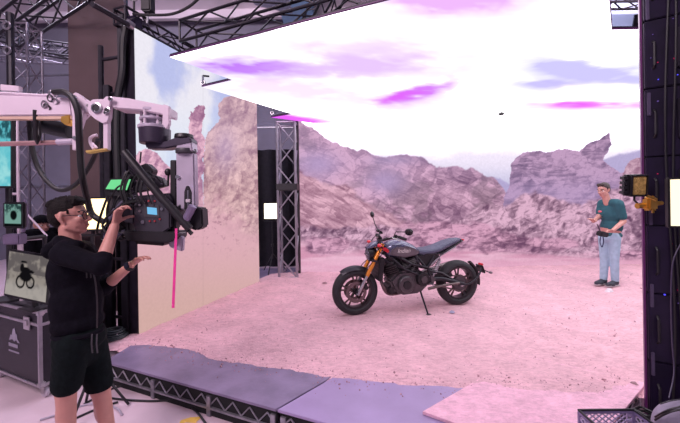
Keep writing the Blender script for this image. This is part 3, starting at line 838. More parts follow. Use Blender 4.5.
# ================================================================== RIGHT SIDE SCREEN, SEEN FROM BEHIND
RA = gnd(648.5, 404)                 # its near edge
rd = Vector((0.87, -0.49, 0)).normalized(); rn = Vector((-rd.y, rd.x, 0))   # rn points to the stage
rt = thing('led_wall', 'black back of the right side screen with cables and status lights', 'screen wall', (RA.x + 0.5, RA.y - 0.3, 0))
ra0 = Vector((RA.x, RA.y, 0)) + rd * 0.0
RTOP = 4.6
M_CABV = mat('right_cabinet', (0.011, 0.005, 0.026), 0.42, 0.2, 0.35, 8)
def RP(s, z, off=0.0): return ra0 + rd * s - rn * off + Vector((0, 0, z))
cols_ = 3
for c in range(cols_):
    for k in range(9):
        z0 = 0.05 + k * 0.5
        MB().prism([(c * 0.5 + 0.004, z0 + 0.004), (c * 0.5 + 0.496, z0 + 0.004), (c * 0.5 + 0.496, z0 + 0.496), (c * 0.5 + 0.004, z0 + 0.496)], ra0 + rn * 0.03, rd, (0, 0, 1), -rn * 0.05).build('panel', M_CABV, rt, bevel=0.006)
        MB().prism([(c * 0.5 + 0.17, z0 + 0.12), (c * 0.5 + 0.34, z0 + 0.12), (c * 0.5 + 0.34, z0 + 0.4), (c * 0.5 + 0.17, z0 + 0.4)], ra0 - rn * 0.02, rd, (0, 0, 1), -rn * 0.035).build('power_box', M_CAB, rt, bevel=0.006)
        MB().tube([RP(c * 0.5 + 0.05, z0 + 0.14, 0.02), RP(c * 0.5 + 0.05, z0 + 0.16, 0.05), RP(c * 0.5 + 0.05, z0 + 0.32, 0.05), RP(c * 0.5 + 0.05, z0 + 0.34, 0.02)], 0.008, 6).build('handle', M_BLACK, rt)
MB().prism([(0.002, 0.05), (1.5, 0.05), (1.5, 4.55), (0.002, 4.55)], ra0 + rn * 0.020, rd, (0, 0, 1), rn * 0.014).build('back_plate', M_BLACK, rt)
# lit face towards the stage
MB().prism([(0, 0.05), (1.5, 0.05), (1.5, 4.55), (0, 4.55)], ra0 + rn * 0.035, rd, (0, 0, 1), rn * 0.012).build('screen', emis('right_picture', rgb(232, 190, 214), 0.8, 1.5, 0.25), rt)
MB().prism([(-0.012, 0.05), (0.0, 0.05), (0.0, 4.55), (-0.012, 4.55)], ra0 + rn * 0.047, rd, (0, 0, 1), -rn * 0.028).build('edge_trim', mat('magenta_edge_glow', (0.12, 0.02, 0.12), 0.4), rt)  # magenta colour stands in for the screen's glow along its edge
for s, z, c in ((0.10, 3.22, 'b'), (0.13, 1.42, 'r'), (0.16, 2.74, 'r'), (0.09, 1.05, 'b'), (0.21, 2.2, 'b'), (0.14, 0.75, 'g'), (0.2, 3.0, 'r'), (0.07, 2.45, 'v'), (0.12, 1.75, 'v'), (0.1, 3.45, 'v'), (0.19, 1.2, 'v')):
    e = {'b': emis('led_blue', (0.1, 0.08, 1.0), 1.2), 'r': emis('led_red', (0.8, 0.03, 0.15), 0.5), 'g': emis('led_green', (0.1, 0.8, 0.4), 0.4), 'v': emis('led_violet', (0.35, 0.2, 0.8), 0.25)}[c]
    MB().ell(RP(s, z, 0.025), 0.006, nu=8, nv=6).build('status_light', e, rt)
rr = random.Random(21)
for k in range(16):
    MB().ell(RP(rr.uniform(0.03, 0.3), rr.uniform(0.4, 3.6), 0.024), 0.004, nu=8, nv=6).build('status_light', MATS[rr.choice(('led_violet', 'led_violet', 'led_blue', 'led_red'))], rt)
for k, (s0, s1, amp) in enumerate(((0.11, 0.13, 0.02), (0.16, 0.15, 0.015), (0.19, 0.22, 0.03))):
    pts = [RP(s0 + (s1 - s0) * q_ + amp * math.sin(q_ * 9 + k), 0.15 + 4.2 * q_, 0.045 + 0.01 * math.sin(q_ * 13)) for q_ in np.linspace(0, 1, 14)]
    MB().tube(spline(pts, 3), 0.007, 6).build('cable', M_CABLE, rt)
for z in (0.45, 0.95, 1.55, 2.35, 3.05):
    MB().prism([(0.012, z), (0.032, z), (0.032, z + 0.17), (0.012, z + 0.17)], ra0 - rn * 0.02, rd, (0, 0, 1), -rn * 0.012).build('latch', mat('latch_grey', (0.10, 0.08, 0.14), 0.4, 0.4), rt, bevel=0.003)
# one loose grey cable looping on its back
tag(MB().tube(spline([at(683, 240, 2.1), at(673, 262, 2.1), at(671, 300, 2.12), at(672, 340, 2.12), at(674, 372, 2.1), at(669, 398, 2.0)]), 0.004, 6).build('loose_cable', mat('grey_cable', (0.05, 0.04, 0.08), 0.5), base=at(671, 398, 2.1)), 'thin grey cable looping down the back of the right screen', 'cable')

# ================================================================== LAMPS
def led_panel(label, c, w_, h_, yaw, tilt, strength, col, stand_z, group='lit panel lamps on stands', foot=0.45):
    c = Vector(c)
    t = thing('panel_lamp', label, 'lamp', (c.x, c.y, stand_z), group)
    M = Euler((tilt, 0, yaw)).to_matrix()
    fy = M @ Vector((0, -1, 0))
    MB().box(c, (w_ + 0.03, 0.05, h_ + 0.03), M).build('housing', M_BLACK, t, bevel=0.005)
    MB().box(c + fy * 0.027, (w_, 0.006, h_), M).build('diffuser', emis('diffuser_' + label.split()[0], col, strength, 2.0, 0.02), t)
    mb = MB()
    for s in (-1, 1): mb.tube([c + M @ Vector((s * (w_ / 2 + 0.03), 0, 0)), c + M @ Vector((s * (w_ / 2 + 0.03), 0, -h_ / 2 - 0.05))], 0.008, 6)
    mb.tube([c + M @ Vector((-(w_ / 2 + 0.03), 0, -h_ / 2 - 0.05)), c + M @ Vector(((w_ / 2 + 0.03), 0, -h_ / 2 - 0.05))], 0.008, 6)
    mb.build('yoke', M_BLACK, t)
    b = c + M @ Vector((0, 0.0, -h_ / 2 - 0.05))
    MB().tube([b, (b.x, b.y, stand_z + 0.3)], 0.014, 8).build('pole', M_BLACK, t)
    MB().tube([(b.x, b.y, (b.z + stand_z) / 2), (b.x, b.y, (b.z + stand_z) / 2 + 0.06)], 0.028, 10).build('collar', M_BLACK, t)
    for k in range(3):
        a = k * 2 * math.pi / 3 + 0.4
        MB().tube([(b.x, b.y, stand_z + 0.42), (b.x + foot * math.cos(a), b.y + foot * math.sin(a), stand_z + 0.012)], 0.011, 6).build('leg', M_BLACK, t)
    return t
led_panel('bright warm panel lamp on a stand behind the operator', at(93, 214, 2.72), 0.25, 0.255, R(6), R(-4), 2.6, (1.0, 0.72, 0.36), 0.0, foot=0.24)
led_panel('white square panel lamp on a stand in the gap beside the truss tower', at(272, 211, 6.95), 0.33, 0.33, R(-8), 0, 2.4, (1.0, 0.86, 0.66), STAGE, foot=0.3)
# lamp hung on the back of the right screen
c = at(683, 202.5, 2.02)
t = thing('panel_lamp', 'glowing cream panel lamp cut by the right edge of the picture', 'lamp', (c.x, c.y, c.z - 0.2))
M = Euler((0, 0, R(-18))).to_matrix()
MB().box(c, (0.165, 0.04, 0.32), M).build('housing', M_BLACK, t, bevel=0.006)
MB().box(c + M @ Vector((0, -0.023, 0)), (0.145, 0.006, 0.292), M).build('diffuser', emis('cream_diffuser', (1.0, 0.84, 0.58), 1.35, 2.0, 0.02), t)
MB().tube([c, RP(0.34, c.z, 0.02)], 0.014, 8).build('spigot', M_BLACK, t)
# small barn-door lamp with gold clamp on the edge of the right screen
c = at(633, 185, 2.26)
t = thing('clamp_lamp', 'small black lamp with gold reflector clamped to the right screen edge', 'lamp', tuple(c - Vector((0, 0, 0.12))))
M = Euler((R(6), 0, R(-14))).to_matrix()
MB().box(c, (0.115, 0.05, 0.15), M).build('housing', M_BLACK, t, bevel=0.008)
MB().box(c + M @ Vector((0.018, -0.030, -0.004)), (0.082, 0.012, 0.128), M).build('reflector', mat('gold_fabric', (0.50, 0.34, 0.10), 0.5, 0.2, 0.4, 50, 0.5), t, bevel=0.004)
for (dx, dz, sx_, sz_) in ((-0.03, -0.004, 0.012, 0.15), (0.062, -0.004, 0.006, 0.14), (0.016, 0.068, 0.09, 0.008), (0.016, -0.074, 0.09, 0.008)):
    MB().box(c + M @ Vector((dx, -0.034, dz)), (sx_, 0.024, sz_), M).build('frame_bar', M_BLACK, t)
for k in range(4):
    MB().box(c + M @ Vector((-0.062, -0.01, -0.05 + k * 0.034)), (0.022, 0.05, 0.02), M).build('cooling_fin', M_BLACK, t)
q0, q1 = at(637, 206, 2.24), at(662, 203, 2.24)
MB().tube([c + Vector((0.01, 0, -0.07)), at(634, 200, 2.25), at(640, 206, 2.24)], 0.007, 6).build('arm', M_BLACK, t)
MB().tube([q0, q1], [0.020, 0.014], 10).build('clamp_barrel', M_GOLD, t)
MB().box(at(650, 204, 2.23), (0.07, 0.06, 0.09)).build('clamp_jaw', M_GOLD, t, bevel=0.012)
MB().tube([at(646, 196, 2.22), at(656, 200, 2.2)], 0.013, 10).build('clamp_screw', M_GOLD, t)
MB().tube([at(653, 196, 2.21), at(653, 213, 2.21)], 0.008, 8).build('tommy_bar', M_GOLD, t)

# made-up flat housings on rods for the added fill lamps
for k, (loc, aim, en, sz, colr) in enumerate(FILL_LAMPS):
    d_ = (Vector(aim) - Vector(loc)).normalized(); c_ = Vector(loc) - d_ * 0.06
    Mq = d_.to_track_quat('-Z', 'Y').to_matrix()
    lb = ['added large square fill light high above the crew side', 'added square fill light above the back left hall wall', 'added bluish fill lamp aimed at the far right hall wall', 'added pinkish uplight above the left screen'][k]
    t = thing('fill_lamp', lb, 'lamp', tuple(c_), 'added fill lamps under the roof')
    MB().box(c_, (sz + 0.1, sz + 0.1, 0.08), Mq).build('housing', M_TRB, t, bevel=0.01)
    for s_ in (-0.4, 0.4): MB().tube([c_ + Vector((s_, 0, 0)), (c_.x + s_, c_.y, 7.99)], 0.015, 6).build('rod', M_TRB, t)

# black cloth added to turn the gap beside the truss tower dark
mb = MB(); rows = []
for zz in np.linspace(0.02, 3.15, 8):
    ring = [Vector((-3.4 + 3.6 * k / 59, 8.6 + 0.05 * math.sin(k * 0.9 + 0.3 * zz), zz)) for k in range(60)]
    rows.append(ring + [p + Vector((0, 0.02, 0)) for p in reversed(ring)])
mb.loft(rows); tag(mb.build('added_curtain', mat('black_velvet', (0.01, 0.009, 0.014)), base=(-1.6, 8.6, 0)), 'black cloth added behind the lamp in the gap by the tower', 'added_curtain')

# ================================================================== FLIGHT CASE AND MONITORS
Xc, Yc = -2.71, 2.86
du, dv = Vector((-0.915, 0.40, 0)).normalized(), Vector((0.40, 0.915, 0)).normalized()
CO = Vector((Xc, Yc, 0)); LEN, DEP, ZB, ZT = 1.0, 0.52, 0.125, 0.815
fc = thing('flight_case', 'black flight case with aluminium edges on casters behind the operator', 'flight case', tuple(CO + du * 0.5 + dv * 0.26))
def CP(a, b, z): return CO + du * a + dv * b + Vector((0, 0, z))
def cbox(a0, a1, b0, b1, z0, z1, nm, m, par=None, bev=0.003):
    return MB().prism([(a0, b0), (a1, b0), (a1, b1), (a0, b1)], CO + Vector((0, 0, z0)), du, dv, (0, 0, z1 - z0)).build(nm, m, par or fc, bevel=bev)
M_CASE = mat('case_laminate', (0.012, 0.010, 0.018), 0.5, 0, 0.15, 30, 0.15, 120)
M_CASEL = mat('case_end_laminate', (0.028, 0.022, 0.04), 0.45, 0, 0.15, 30, 0.15, 120)
cbox(0.01, LEN - 0.01, 0.01, DEP - 0.01, ZB, ZT - 0.13, 'body', M_CASE)
lid = cbox(0.01, LEN - 0.01, 0.01, DEP - 0.01, ZT - 0.125, ZT, 'lid', M_CASE)
e = 0.028
for a in (0, LEN - e):
    for b in (0, DEP - e):
        cbox(a, a + e, b, b + e, ZB, ZT, 'edge_rail', M_ALU)
for z in (ZB, ZT - e, ZT - 0.14):
    for b in (-0.002, DEP - e + 0.002): cbox(0, LEN, b, b + e, z, z + e, 'edge_rail', M_ALU)
    for a in (-0.002, LEN - e + 0.002): cbox(a, a + e, 0, DEP, z, z + e, 'edge_rail', M_ALU)
for b in (-0.003, DEP - 0.05):
    for a in (-0.003, LEN - 0.05):
        for z in (ZB, ZT - 0.05): cbox(a, a + 0.053, b, b + 0.053, z - 0.001, z + 0.052, 'corner', M_STEEL, bev=0.012)
# latch plates, front
for a in (0.14, 0.75):
    l_ = cbox(a, a + 0.11, -0.008, 0.0, ZT - 0.19, ZT - 0.07, 'latch', M_STEEL, bev=0.003)
    cbox(a + 0.03, a + 0.08, -0.016, -0.007, ZT - 0.15, ZT - 0.10, 'latch_wing', M_STEEL, l_)
for b in (0.2,):
    h_ = cbox(-0.008, 0, b, b + 0.16, 0.42, 0.54, 'handle_plate', M_DARKG, bev=0.003)
    MB().tube([CP(-0.012, b + 0.02, 0.50), CP(-0.03, b + 0.04, 0.47), CP(-0.03, b + 0.12, 0.47), CP(-0.012, b + 0.14, 0.50)], 0.008, 8).build('handle', M_RUBBER, h_)
for a, b in ((0.07, 0.07), (LEN - 0.07, 0.07), (0.07, DEP - 0.07), (LEN - 0.07, DEP - 0.07)):
    q = CP(a, b, 0.05)
    cw = MB().lathe([(0.0, -0.017), (0.044, -0.017), (0.05, -0.01), (0.05, 0.01), (0.044, 0.017), (0.0, 0.017)], q, dv, 20).build('caster_wheel', mat('caster_white', (0.5, 0.45, 0.52), 0.5), fc)
    mb = MB()
    for s in (-1, 1): mb.prism([(-0.025, -0.01), (0.025, -0.01), (0.035, 0.075), (-0.035, 0.075)], q + dv * s * 0.023 - dv * 0.002, du, (0, 0, 1), dv * 0.004)
    mb.box(CP(a, b, 0.121), (0.09, 0.09, 0.008)); mb.build('caster_fork', M_STEEL, cw)
# printed emblem (a jagged crest) and two worn lines of lettering on the case front
M_PRINT = mat('grey_print', (0.30, 0.28, 0.36), 0.6)
lw_ = -0.0035 + 0.01
crest = [(0, 0), (0.03, 0.06), (0.05, 0.05), (0.07, 0.11), (0.10, 0.13), (0.12, 0.08), (0.145, 0.07), (0.15, 0.03), (0.19, 0), (0.16, 0.0), (0.13, 0.02), (0.10, 0.0), (0.06, 0.02)]
MB().prism([(0.55 - x, z) for x, z in crest], CP(0, 0.0085, 0.47), du, (0, 0, 1), -dv * 0.003).build('emblem', M_PRINT, fc)
for zz, ws in ((0.415, [0.05, 0.03, 0.045, 0.05]), (0.365, [0.025] * 8)):
    a = 0.56
    for wd in ws:
        MB().prism([(a, 0), (a - wd + 0.008, 0), (a - wd + 0.008, 0.032 if zz > 0.4 else 0.016), (a, 0.032 if zz > 0.4 else 0.016)], CP(0, 0.0085, zz), du, (0, 0, 1), -dv * 0.003).build('lettering', M_PRINT, fc)
        a -= wd

def pic_screen(name, c00, c10, c01, fn, m, parent, n=(60, 44)):
    """flat lit picture; fn(u, v) gives linear colours, v = 0 at the bottom"""
    u, v = np.meshgrid(np.linspace(0, 1, n[0]), np.linspace(0, 1, n[1]))
    c00, c10, c01 = (np.array(p) for p in (c00, c10, c01))
    P = c00 + u[..., None] * (c10 - c00) + v[..., None] * (c01 - c00)
    o = grid_obj(name, P, m, parent); picture(o, fn(u, v).reshape(-1, 3)); return o
def bike_pic(u, v, bg0=(178, 168, 160), bg1=(120, 112, 112)):
    C = np.ones(u.shape + (3,)) * lin(*bg0); n = fbm(u * 9, v * 7, 5)
    C = mixc(C, lin(*bg1), sst(0.45, 0.75, n + 0.25 * (v > 0.55)))
    C = mixc(C, lin(214, 206, 200), sst(0.42, 0.2, v) * 0.6)
    dk = lin(24, 22, 26)
    for cx_, cy_, r_ in ((0.36, 0.34, 0.13), (0.60, 0.36, 0.12)):
        d = np.hypot((u - cx_) * 1.35, v - cy_); C = mixc(C, dk, sst(0.035, 0.015, np.abs(d - r_)))
    for cx_, cy_, a_, b_ in ((0.47, 0.48, 0.15, 0.12), (0.45, 0.62, 0.13, 0.07), (0.58, 0.60, 0.10, 0.035), (0.37, 0.66, 0.05, 0.10), (0.40, 0.80, 0.09, 0.02)):
        C = mixc(C, dk, sst(1.15, 0.85, np.hypot((u - cx_) / a_, (v - cy_) / b_)))
    return C
# picture monitor standing on the flight case
mo = thing('monitor', 'monitor on the flight case showing the motorcycle on sand', 'monitor', tuple(CP(0.35, 0.2, ZT)))
p00, p10, p01 = at(4.5, 293.5, 2.95), at(45.5, 302.5, 2.80), at(9.5, 251, 3.06)
ey = (p01 - p00); exx = (p10 - p00); nn = exx.cross(ey).normalized()
if nn.y > 0: nn = -nn
fr_ = MB().prism([(-0.035, -0.05), (1.035, -0.05), (1.035, 1.05), (-0.035, 1.05)], p00 - nn * 0.004, exx, ey, -nn * 0.035).build('bezel', M_BLACK, mo, bevel=0.004)
pic_screen('screen', p00, p10, p01, bike_pic, screen_mat('monitor_picture', 0.55), mo)
mid = p00 + exx * 0.5 - nn * 0.03
MB().tube([mid + ey * 0.3, Vector((mid.x, mid.y, ZT + 0.015)) - nn * 0.06], 0.02, 8).build('neck', M_BLACK, mo)
q = Vector((mid.x, mid.y, ZT + 0.008)) - nn * 0.05
MB().prism([(-0.12, -0.08), (0.12, -0.08), (0.12, 0.08), (-0.12, 0.08)], q, du, dv, (0, 0, 0.014)).build('foot', M_BLACK, mo, bevel=0.004)
# keyboard-like tray and bottle beside the monitor
kb = MB().prism([(0.03, 0.03), (0.50, 0.03), (0.50, 0.10), (0.03, 0.10)], CO + Vector((0, 0, ZT + 0.001)), du, dv, (0, 0, 0.018)).build('control_strip', M_DARKG, base=CP(0.26, 0.06, ZT), bevel=0.004)
tag(kb, 'thin dark control strip lying in front of the case monitor', 'keyboard')
q = CP(0.045, 0.16, ZT)
bt = thing('spray_can', 'small pale canister on the corner of the flight case', 'canister', tuple(q))
MB().lathe([(0.0, 0.001), (0.02, 0.001), (0.022, 0.01), (0.022, 0.07), (0.012, 0.085), (0.0, 0.085)], q, (0, 0, 1), 16).build('body', mat('pale_can', (0.5, 0.48, 0.5), 0.3, 0.5), bt)
MB().lathe([(0.0, 0.085), (0.010, 0.085), (0.010, 0.11), (0.0, 0.11)], q, (0, 0, 1), 12).build('cap', M_DARKG, bt)

# pinkish aluminium ladder post, left
lp = thing('ladder_post', 'pale pink-lit ladder truss post at the left edge', 'truss post', (at(15, 200, 3.7).x, 3.7, 0))
xa, xb = at(10.5, 200, 3.7).x, at(18.5, 200, 3.7).x
M_PALE = mat('pale_enamel', (0.62, 0.52, 0.60), 0.4, 0.2, 0.08)
for x_ in (xa, xb): MB().tube([(x_, 3.7, 0), (x_, 3.7, at(15, 114, 3.7).z)], 0.016, 8).build('rail', M_PALE, lp)
for z_ in np.arange(0.2, 2.7, 0.34): MB().tube([(xa, 3.7, z_), (xb, 3.7, z_)], 0.014, 8).build('rung', M_PALE, lp)
# teal monitor high at the left edge
def teal_pic(u, v):
    C = np.ones(u.shape + (3,)) * lin(96, 188, 200); n = fbm(u * 5, v * 9, 21)
    C = mixc(C, lin(150, 214, 216), sst(0.4, 0.7, n) * sst(0.8, 0.2, v))
    C = mixc(C, lin(36, 82, 92), sst(0.40, 0.62, fbm(u * 11, v * 13, 23)) * sst(0.6, 0.75, v))
    return C
tm = thing('monitor', 'tall teal-lit monitor at the left edge below the crane arm', 'monitor', tuple(at(0, 190, 3.1)))
a0, a1, a2 = at(-28, 186, 3.05), at(10.5, 186, 3.1), at(-28, 120, 3.05)
e1, e2 = a1 - a0, a2 - a0
MB().prism([(-0.03, -0.03), (1.035, -0.03), (1.035, 1.03), (-0.03, 1.03)], a0 + Vector((0, 0.005, 0)), e1, e2, (0, 0.04, 0)).build('bezel', M_BLACK, tm, bevel=0.004)
pic_screen('screen', a0, a1, a2, teal_pic, screen_mat('teal_picture', 0.9), tm)
q = (a0 + a1) / 2 + Vector((0, 0.04, 0.3))
MB().tube([q, q + Vector((0, 0.12, 0)), (q.x, q.y + 0.12, ZT + 0.003)], 0.025, 8).build('stand_pole', M_BLACK, tm)
MB().lathe([(0, 0), (0.14, 0), (0.14, 0.02), (0.03, 0.035), (0, 0.035)], (q.x, q.y + 0.12, ZT + 0.002), (0, 0, 1), 24).build('stand_base', M_BLACK, tm)
# small field monitor with a rounded frame
def night_pic(u, v):
    C = np.ones(u.shape + (3,)) * lin(126, 170, 160); n = fbm(u * 7, v * 7, 33)
    C = mixc(C, lin(46, 74, 72), sst(0.4, 0.6, n) * sst(0.4, 0.8, v))
    C = mixc(C, lin(14, 18, 20), sst(1.2, 0.8, np.hypot((u - 0.55) / 0.2, (v - 0.5) / 0.22)))
    C = mixc(C, lin(14, 18, 20), sst(0.14, 0.10, v) + 0 * u)
    return C
fm = thing('monitor', 'small rounded field monitor with a dim greenish picture at left', 'monitor', tuple(at(13, 236, 2.75)))
a0, a1, a2 = at(4.5, 226, 2.75), at(21, 226.5, 2.72), at(4.5, 204, 2.75); e1, e2 = a1 - a0, a2 - a0
MB().prism([(-0.18, -0.1), (1.15, -0.1), (1.15, 1.1), (-0.18, 1.1)], a0 + Vector((0, 0.004, 0)), e1, e2, (0, 0.035, 0)).build('bezel', M_BLACK, fm, bevel=0.012)
pic_screen('screen', a0, a1, a2, night_pic, screen_mat('field_picture', 0.7), fm, (40, 40))
MB().tube([at(24, 200, 2.75), at(26.5, 206, 2.75), at(26, 224, 2.75), at(23, 232, 2.75)], 0.012, 8).build('side_grip', mat('violet_grip', (0.13, 0.10, 0.17), 0.5), fm)
MB().box(at(15, 239, 2.78), (0.15, 0.08, 0.09)).build('bracket', mat('violet_grip', (0.2, 0.16, 0.28), 0.5), fm, bevel=0.01)
q = at(14, 240, 2.8)
q = Vector((q.x, 3.09, q.z))
MB().tube([q - Vector((0, 0.28, 0)), q], 0.018, 8).build('pole_arm', M_BLACK, fm)
MB().tube([q, (q.x, q.y, ZT + 0.006)], 0.018, 8).build('stand_pole', M_BLACK, fm)
for k in range(3):
    a = k * 2.09 + 1.0; MB().tube([(q.x, q.y, ZT + 0.1), (q.x + 0.1 * math.cos(a), q.y + 0.1 * math.sin(a), ZT + 0.012)], 0.012, 6).build('leg', M_BLACK, fm)
# white arm reaching from the field monitor over to the right, and pink bar
t = thing('stand_arm', 'thin white jointed arm slanting right of the field monitor', 'arm', tuple(at(46, 236, 3.2)))
MB().tube([at(26, 213, 3.2), at(47, 236, 3.2)], 0.009, 8).build('upper_arm', M_PALE, t)
MB().tube([at(20, 240, 3.2), at(46, 238, 3.2)], 0.014, 8).build('lower_bar', M_PALE, t)
MB().tube([at(21, 240, 3.2), (at(21, 240, 3.2).x, 3.2, ZT + 0.001)], 0.018, 8).build('post', M_PALE, t)
# rack of dark equipment behind, against the hall wall
rk = thing('equipment_rack', 'dark equipment rack with bottles and cans behind the operator', 'rack', (at(48, 300, 4.7).x, 4.7, 0))
x0, x1 = at(24, 200, 4.7).x, at(74, 200, 4.7).x
for xx in (x0, x1):
    for yy in (4.6, 5.05): MB().box((xx, yy, 0.7), (0.035, 0.035, 1.4)).build('upright', M_TRB, rk)
for z_ in (0.25, 0.7, 1.05, 1.36): MB().box(((x0 + x1) / 2, 4.82, z_), (x1 - x0, 0.5, 0.03)).build('shelf', M_TRB, rk, bevel=0.004)
rr = random.Random(3)
cols = [((0.35, 0.05, 0.05), 'red'), ((0.30, 0.22, 0.25), 'mauve'), ((0.08, 0.09, 0.12), 'slate'), ((0.40, 0.30, 0.28), 'tan'), ((0.12, 0.05, 0.08), 'maroon'), ((0.05, 0.06, 0.09), 'navy'), ((0.28, 0.28, 0.3), 'grey')]
k = 0
for z_ in (1.05, 0.7):
    x_ = x0 + 0.08
    for (c_, nm) in cols:
        wdt = rr.uniform(0.05, 0.08); hh = rr.uniform(0.12, 0.2)
        b = MB(); b.lathe([(0, 0), (wdt * 0.5, 0), (wdt * 0.52, hh * 0.65), (wdt * 0.25, hh * 0.8), (wdt * 0.25, hh), (0, hh)], (x_, 4.68, z_ + 0.016), (0, 0, 1), 14)
        tag(b.build('bottle', mat('bottle_' + nm, c_, 0.4), base=(x_, 4.68, z_ + 0.016)), 'small %s bottle on the %s shelf of the dark rack' % (nm, 'upper' if z_ > 1 else 'lower'), 'bottle', 'bottles on the rack')
        x_ += wdt + rr.uniform(0.01, 0.03)

# ================================================================== CAMERA CRANE
YC = 2.2
M_CRANE = mat('crane_enamel', (0.66, 0.56, 0.64), 0.38, 0, 0.05, 6)
M_CRANEG = mat('crane_grey', (0.46, 0.41, 0.50), 0.4, 0.2, 0.08)
M_OCHRE = mat('ochre_fitting', (0.55, 0.38, 0.12), 0.45, 0.3, 0.2)
M_CRANEO = mat('pale_ochre', (0.62, 0.44, 0.34), 0.45, 0.1, 0.1)
M_PINKROD = mat('copper_rod', (0.50, 0.30, 0.30), 0.28, 0.6, 0.1)
crn = thing('camera_crane', 'white camera crane arm with remote head reaching in from the left', 'camera crane', (-3.9, YC, 0))
def A(x, y, d=0.0): return at(x, y, YC + d)
def plate(pts, nm, m, par, d0, th, bev=0.003):
    """profile plate: outline in the vertical plane of the arm"""
    o0 = A(0, 0, d0); vs_ = [A(x, y, d0) for x, y in pts]
    n = len(vs_); ez = Vector((0, th, 0))
    mb = MB(); mb.add(vs_ + [v + ez for v in vs_], [tuple(range(n - 1, -1, -1)), tuple(range(n, 2 * n))] + [(i, (i + 1) % n, n + (i + 1) % n, n + i) for i in range(n)])
    return mb.build(nm, m, par, bevel=bev)
beam = plate([(-260, 74), (-30, 93.5), (70, 97.5), (72, 115.5), (-30, 116), (-260, 101)], 'beam', M_CRANE, crn, -0.07, 0.08, 0.008)
plate([(-260, 102), (-30, 116.6), (72, 116), (72, 119.5), (-30, 119.5), (-260, 106)], 'beam_rail', M_CRANEO, crn, -0.068, 0.035)
plate([(61, 116), (69, 115), (70, 123), (65, 125), (60, 121)], 'rail_stop', M_GOLD, crn, -0.075, 0.05)
MB().tube([A(-30, 91.5, -0.03), A(40, 95.5, -0.03), A(56, 95, -0.03)], 0.011, 8).build('tension_cable', M_PALE, crn)
plate([(0, 84), (19, 86), (19, 91.5), (0, 90.5)], 'cable_guard', M_CRANE, crn, 0.2, 0.03)
MB().tube([A(-260, 132, 0.02), A(-30, 145, 0.0), A(66, 142.2, 0.0)], 0.017, 12).build('parallel_rod', M_PINKROD, crn)
MB().tube([A(58, 142.3, 0), A(74, 141.5, 0)], 0.022, 12).build('rod_end', M_CRANEG, crn)
MB().tube([A(40, 124, 0.12), A(73, 131, 0.1)], 0.062, 18).build('motor_tube', mat('green_black_tube', (0.025, 0.035, 0.038), 0.35, 0.2, 0.1), crn)
for x in (38, ): 
    MB().tube([A(35, 110, -0.07), A(35.5, 138, -0.05), A(37, 143, -0.04), A(39, 138, -0.03), A(39, 112, 0.08)], 0.012, 8).build('hanger', M_BLACK, crn)
# tangle of small fittings on the beam end
for k, (x, y) in enumerate(((44, 104), (50, 98), (55, 101), (47, 107), (52, 94))):
    MB().torus(A(x, y, -0.075), (0.3, 1, 0.2 * k), 0.022, 0.005, 14, 6).build('cable_clip', M_DARKG if k % 2 else M_ALU, crn)
# nose plates
plate([(69, 97), (75, 92), (80, 95), (85, 100), (92, 103), (92, 112), (84, 113), (82, 122), (79, 131), (76, 150), (72, 150), (72, 116)], 'nose_plate', M_CRANE, crn, -0.075, 0.03)
plate([(69, 97), (75, 92), (80, 95), (92, 103), (92, 112), (82, 122), (76, 146), (72, 146), (72, 116)], 'nose_plate', M_CRANE, crn, 0.06, 0.02)
lev = plate([(88, 103), (92, 99.5), (97, 99), (103, 99), (106, 96), (110, 97), (109, 117), (107, 122), (103, 123.5), (95, 119), (89, 114), (87, 108)], 'levelling_plate', M_CRANE, crn, -0.10, 0.035)
for (x, y, r_) in ((97, 108, 0.030), (108, 110.5, 0.018), (111, 99, 0.013), (106, 113, 0.01)):
    MB().lathe([(0, 0), (r_ * 1.15, 0), (r_ * 1.15, 0.008), (r_ * 0.8, 0.010), (r_ * 0.75, 0.003), (0, 0.003)], A(x, y, -0.103), (0, -1, 0), 20).build('bearing', M_STEEL, lev)
    MB().lathe([(0, 0), (r_ * 0.72, 0), (r_ * 0.72, 0.006), (0, 0.006)], A(x, y, -0.104), (0, -1, 0), 18).build('bearing_hole', M_BLACK, lev)
for (x, y) in ((75, 97), (80, 108), (78, 122), (75, 138), (89, 106)):
    MB().lathe([(0, 0), (0.012, 0), (0.012, 0.008), (0, 0.008)], A(x, y, -0.077), (0, -1, 0), 12).build('bolt', M_STEEL, crn)
plate([(103, 118), (108, 119), (108, 150), (103, 150)], 'drop_leg', M_CRANE, crn, -0.09, 0.03)
plate([(85, 150.5), (106, 148), (107, 150), (86, 153)], 'foot_plate', M_OCHRE, crn, -0.10, 0.04)
MB().tube(spline([A(94, 149, -0.07), A(91, 144, -0.07), A(90, 139, -0.07), A(93, 136, -0.07), A(97, 135, -0.07)], 4), 0.010, 8).build('hook', M_CRANE, crn)
MB().tube([A(92, 143, -0.07), A(97, 148, -0.07)], 0.008, 8).build('hook_arm', M_CRANE, crn)
# head arm
plate([(108, 96), (128, 98), (163, 105), (168, 107), (168, 116), (160, 114), (140, 110), (112, 108)], 'head_arm', M_CRANE, crn, -0.08, 0.13, 0.006)
def zcyl(x, y0, y1, r0, r1, nm, m, par, d=0.0, n=28):
    a, b = A(x, y0, d), A(x, y1, d); h = a.z - b.z
    return MB().lathe([(0, 0), (r1 * 0.96, 0), (r1, 0.004), (r0, h - 0.004), (r0 * 0.96, h), (0, h)], (a.x, a.y, b.z), (0, 0, 1), n).build(nm, m, par)
pan = zcyl(155, 129, 144, 0.098, 0.095, 'pan_motor', mat('violet_black_motor', (0.045, 0.035, 0.06), 0.4, 0.3), crn)
for (y0, y1, r_) in ((110, 113, 0.085), (118.5, 121, 0.088), (126, 129.5, 0.098)):
    zcyl(154, y0, y1, r_, r_, 'ring', M_CRANEG, pan)
zcyl(154, 108, 130, 0.052, 0.052, 'pan_core', M_CRANEG, crn)
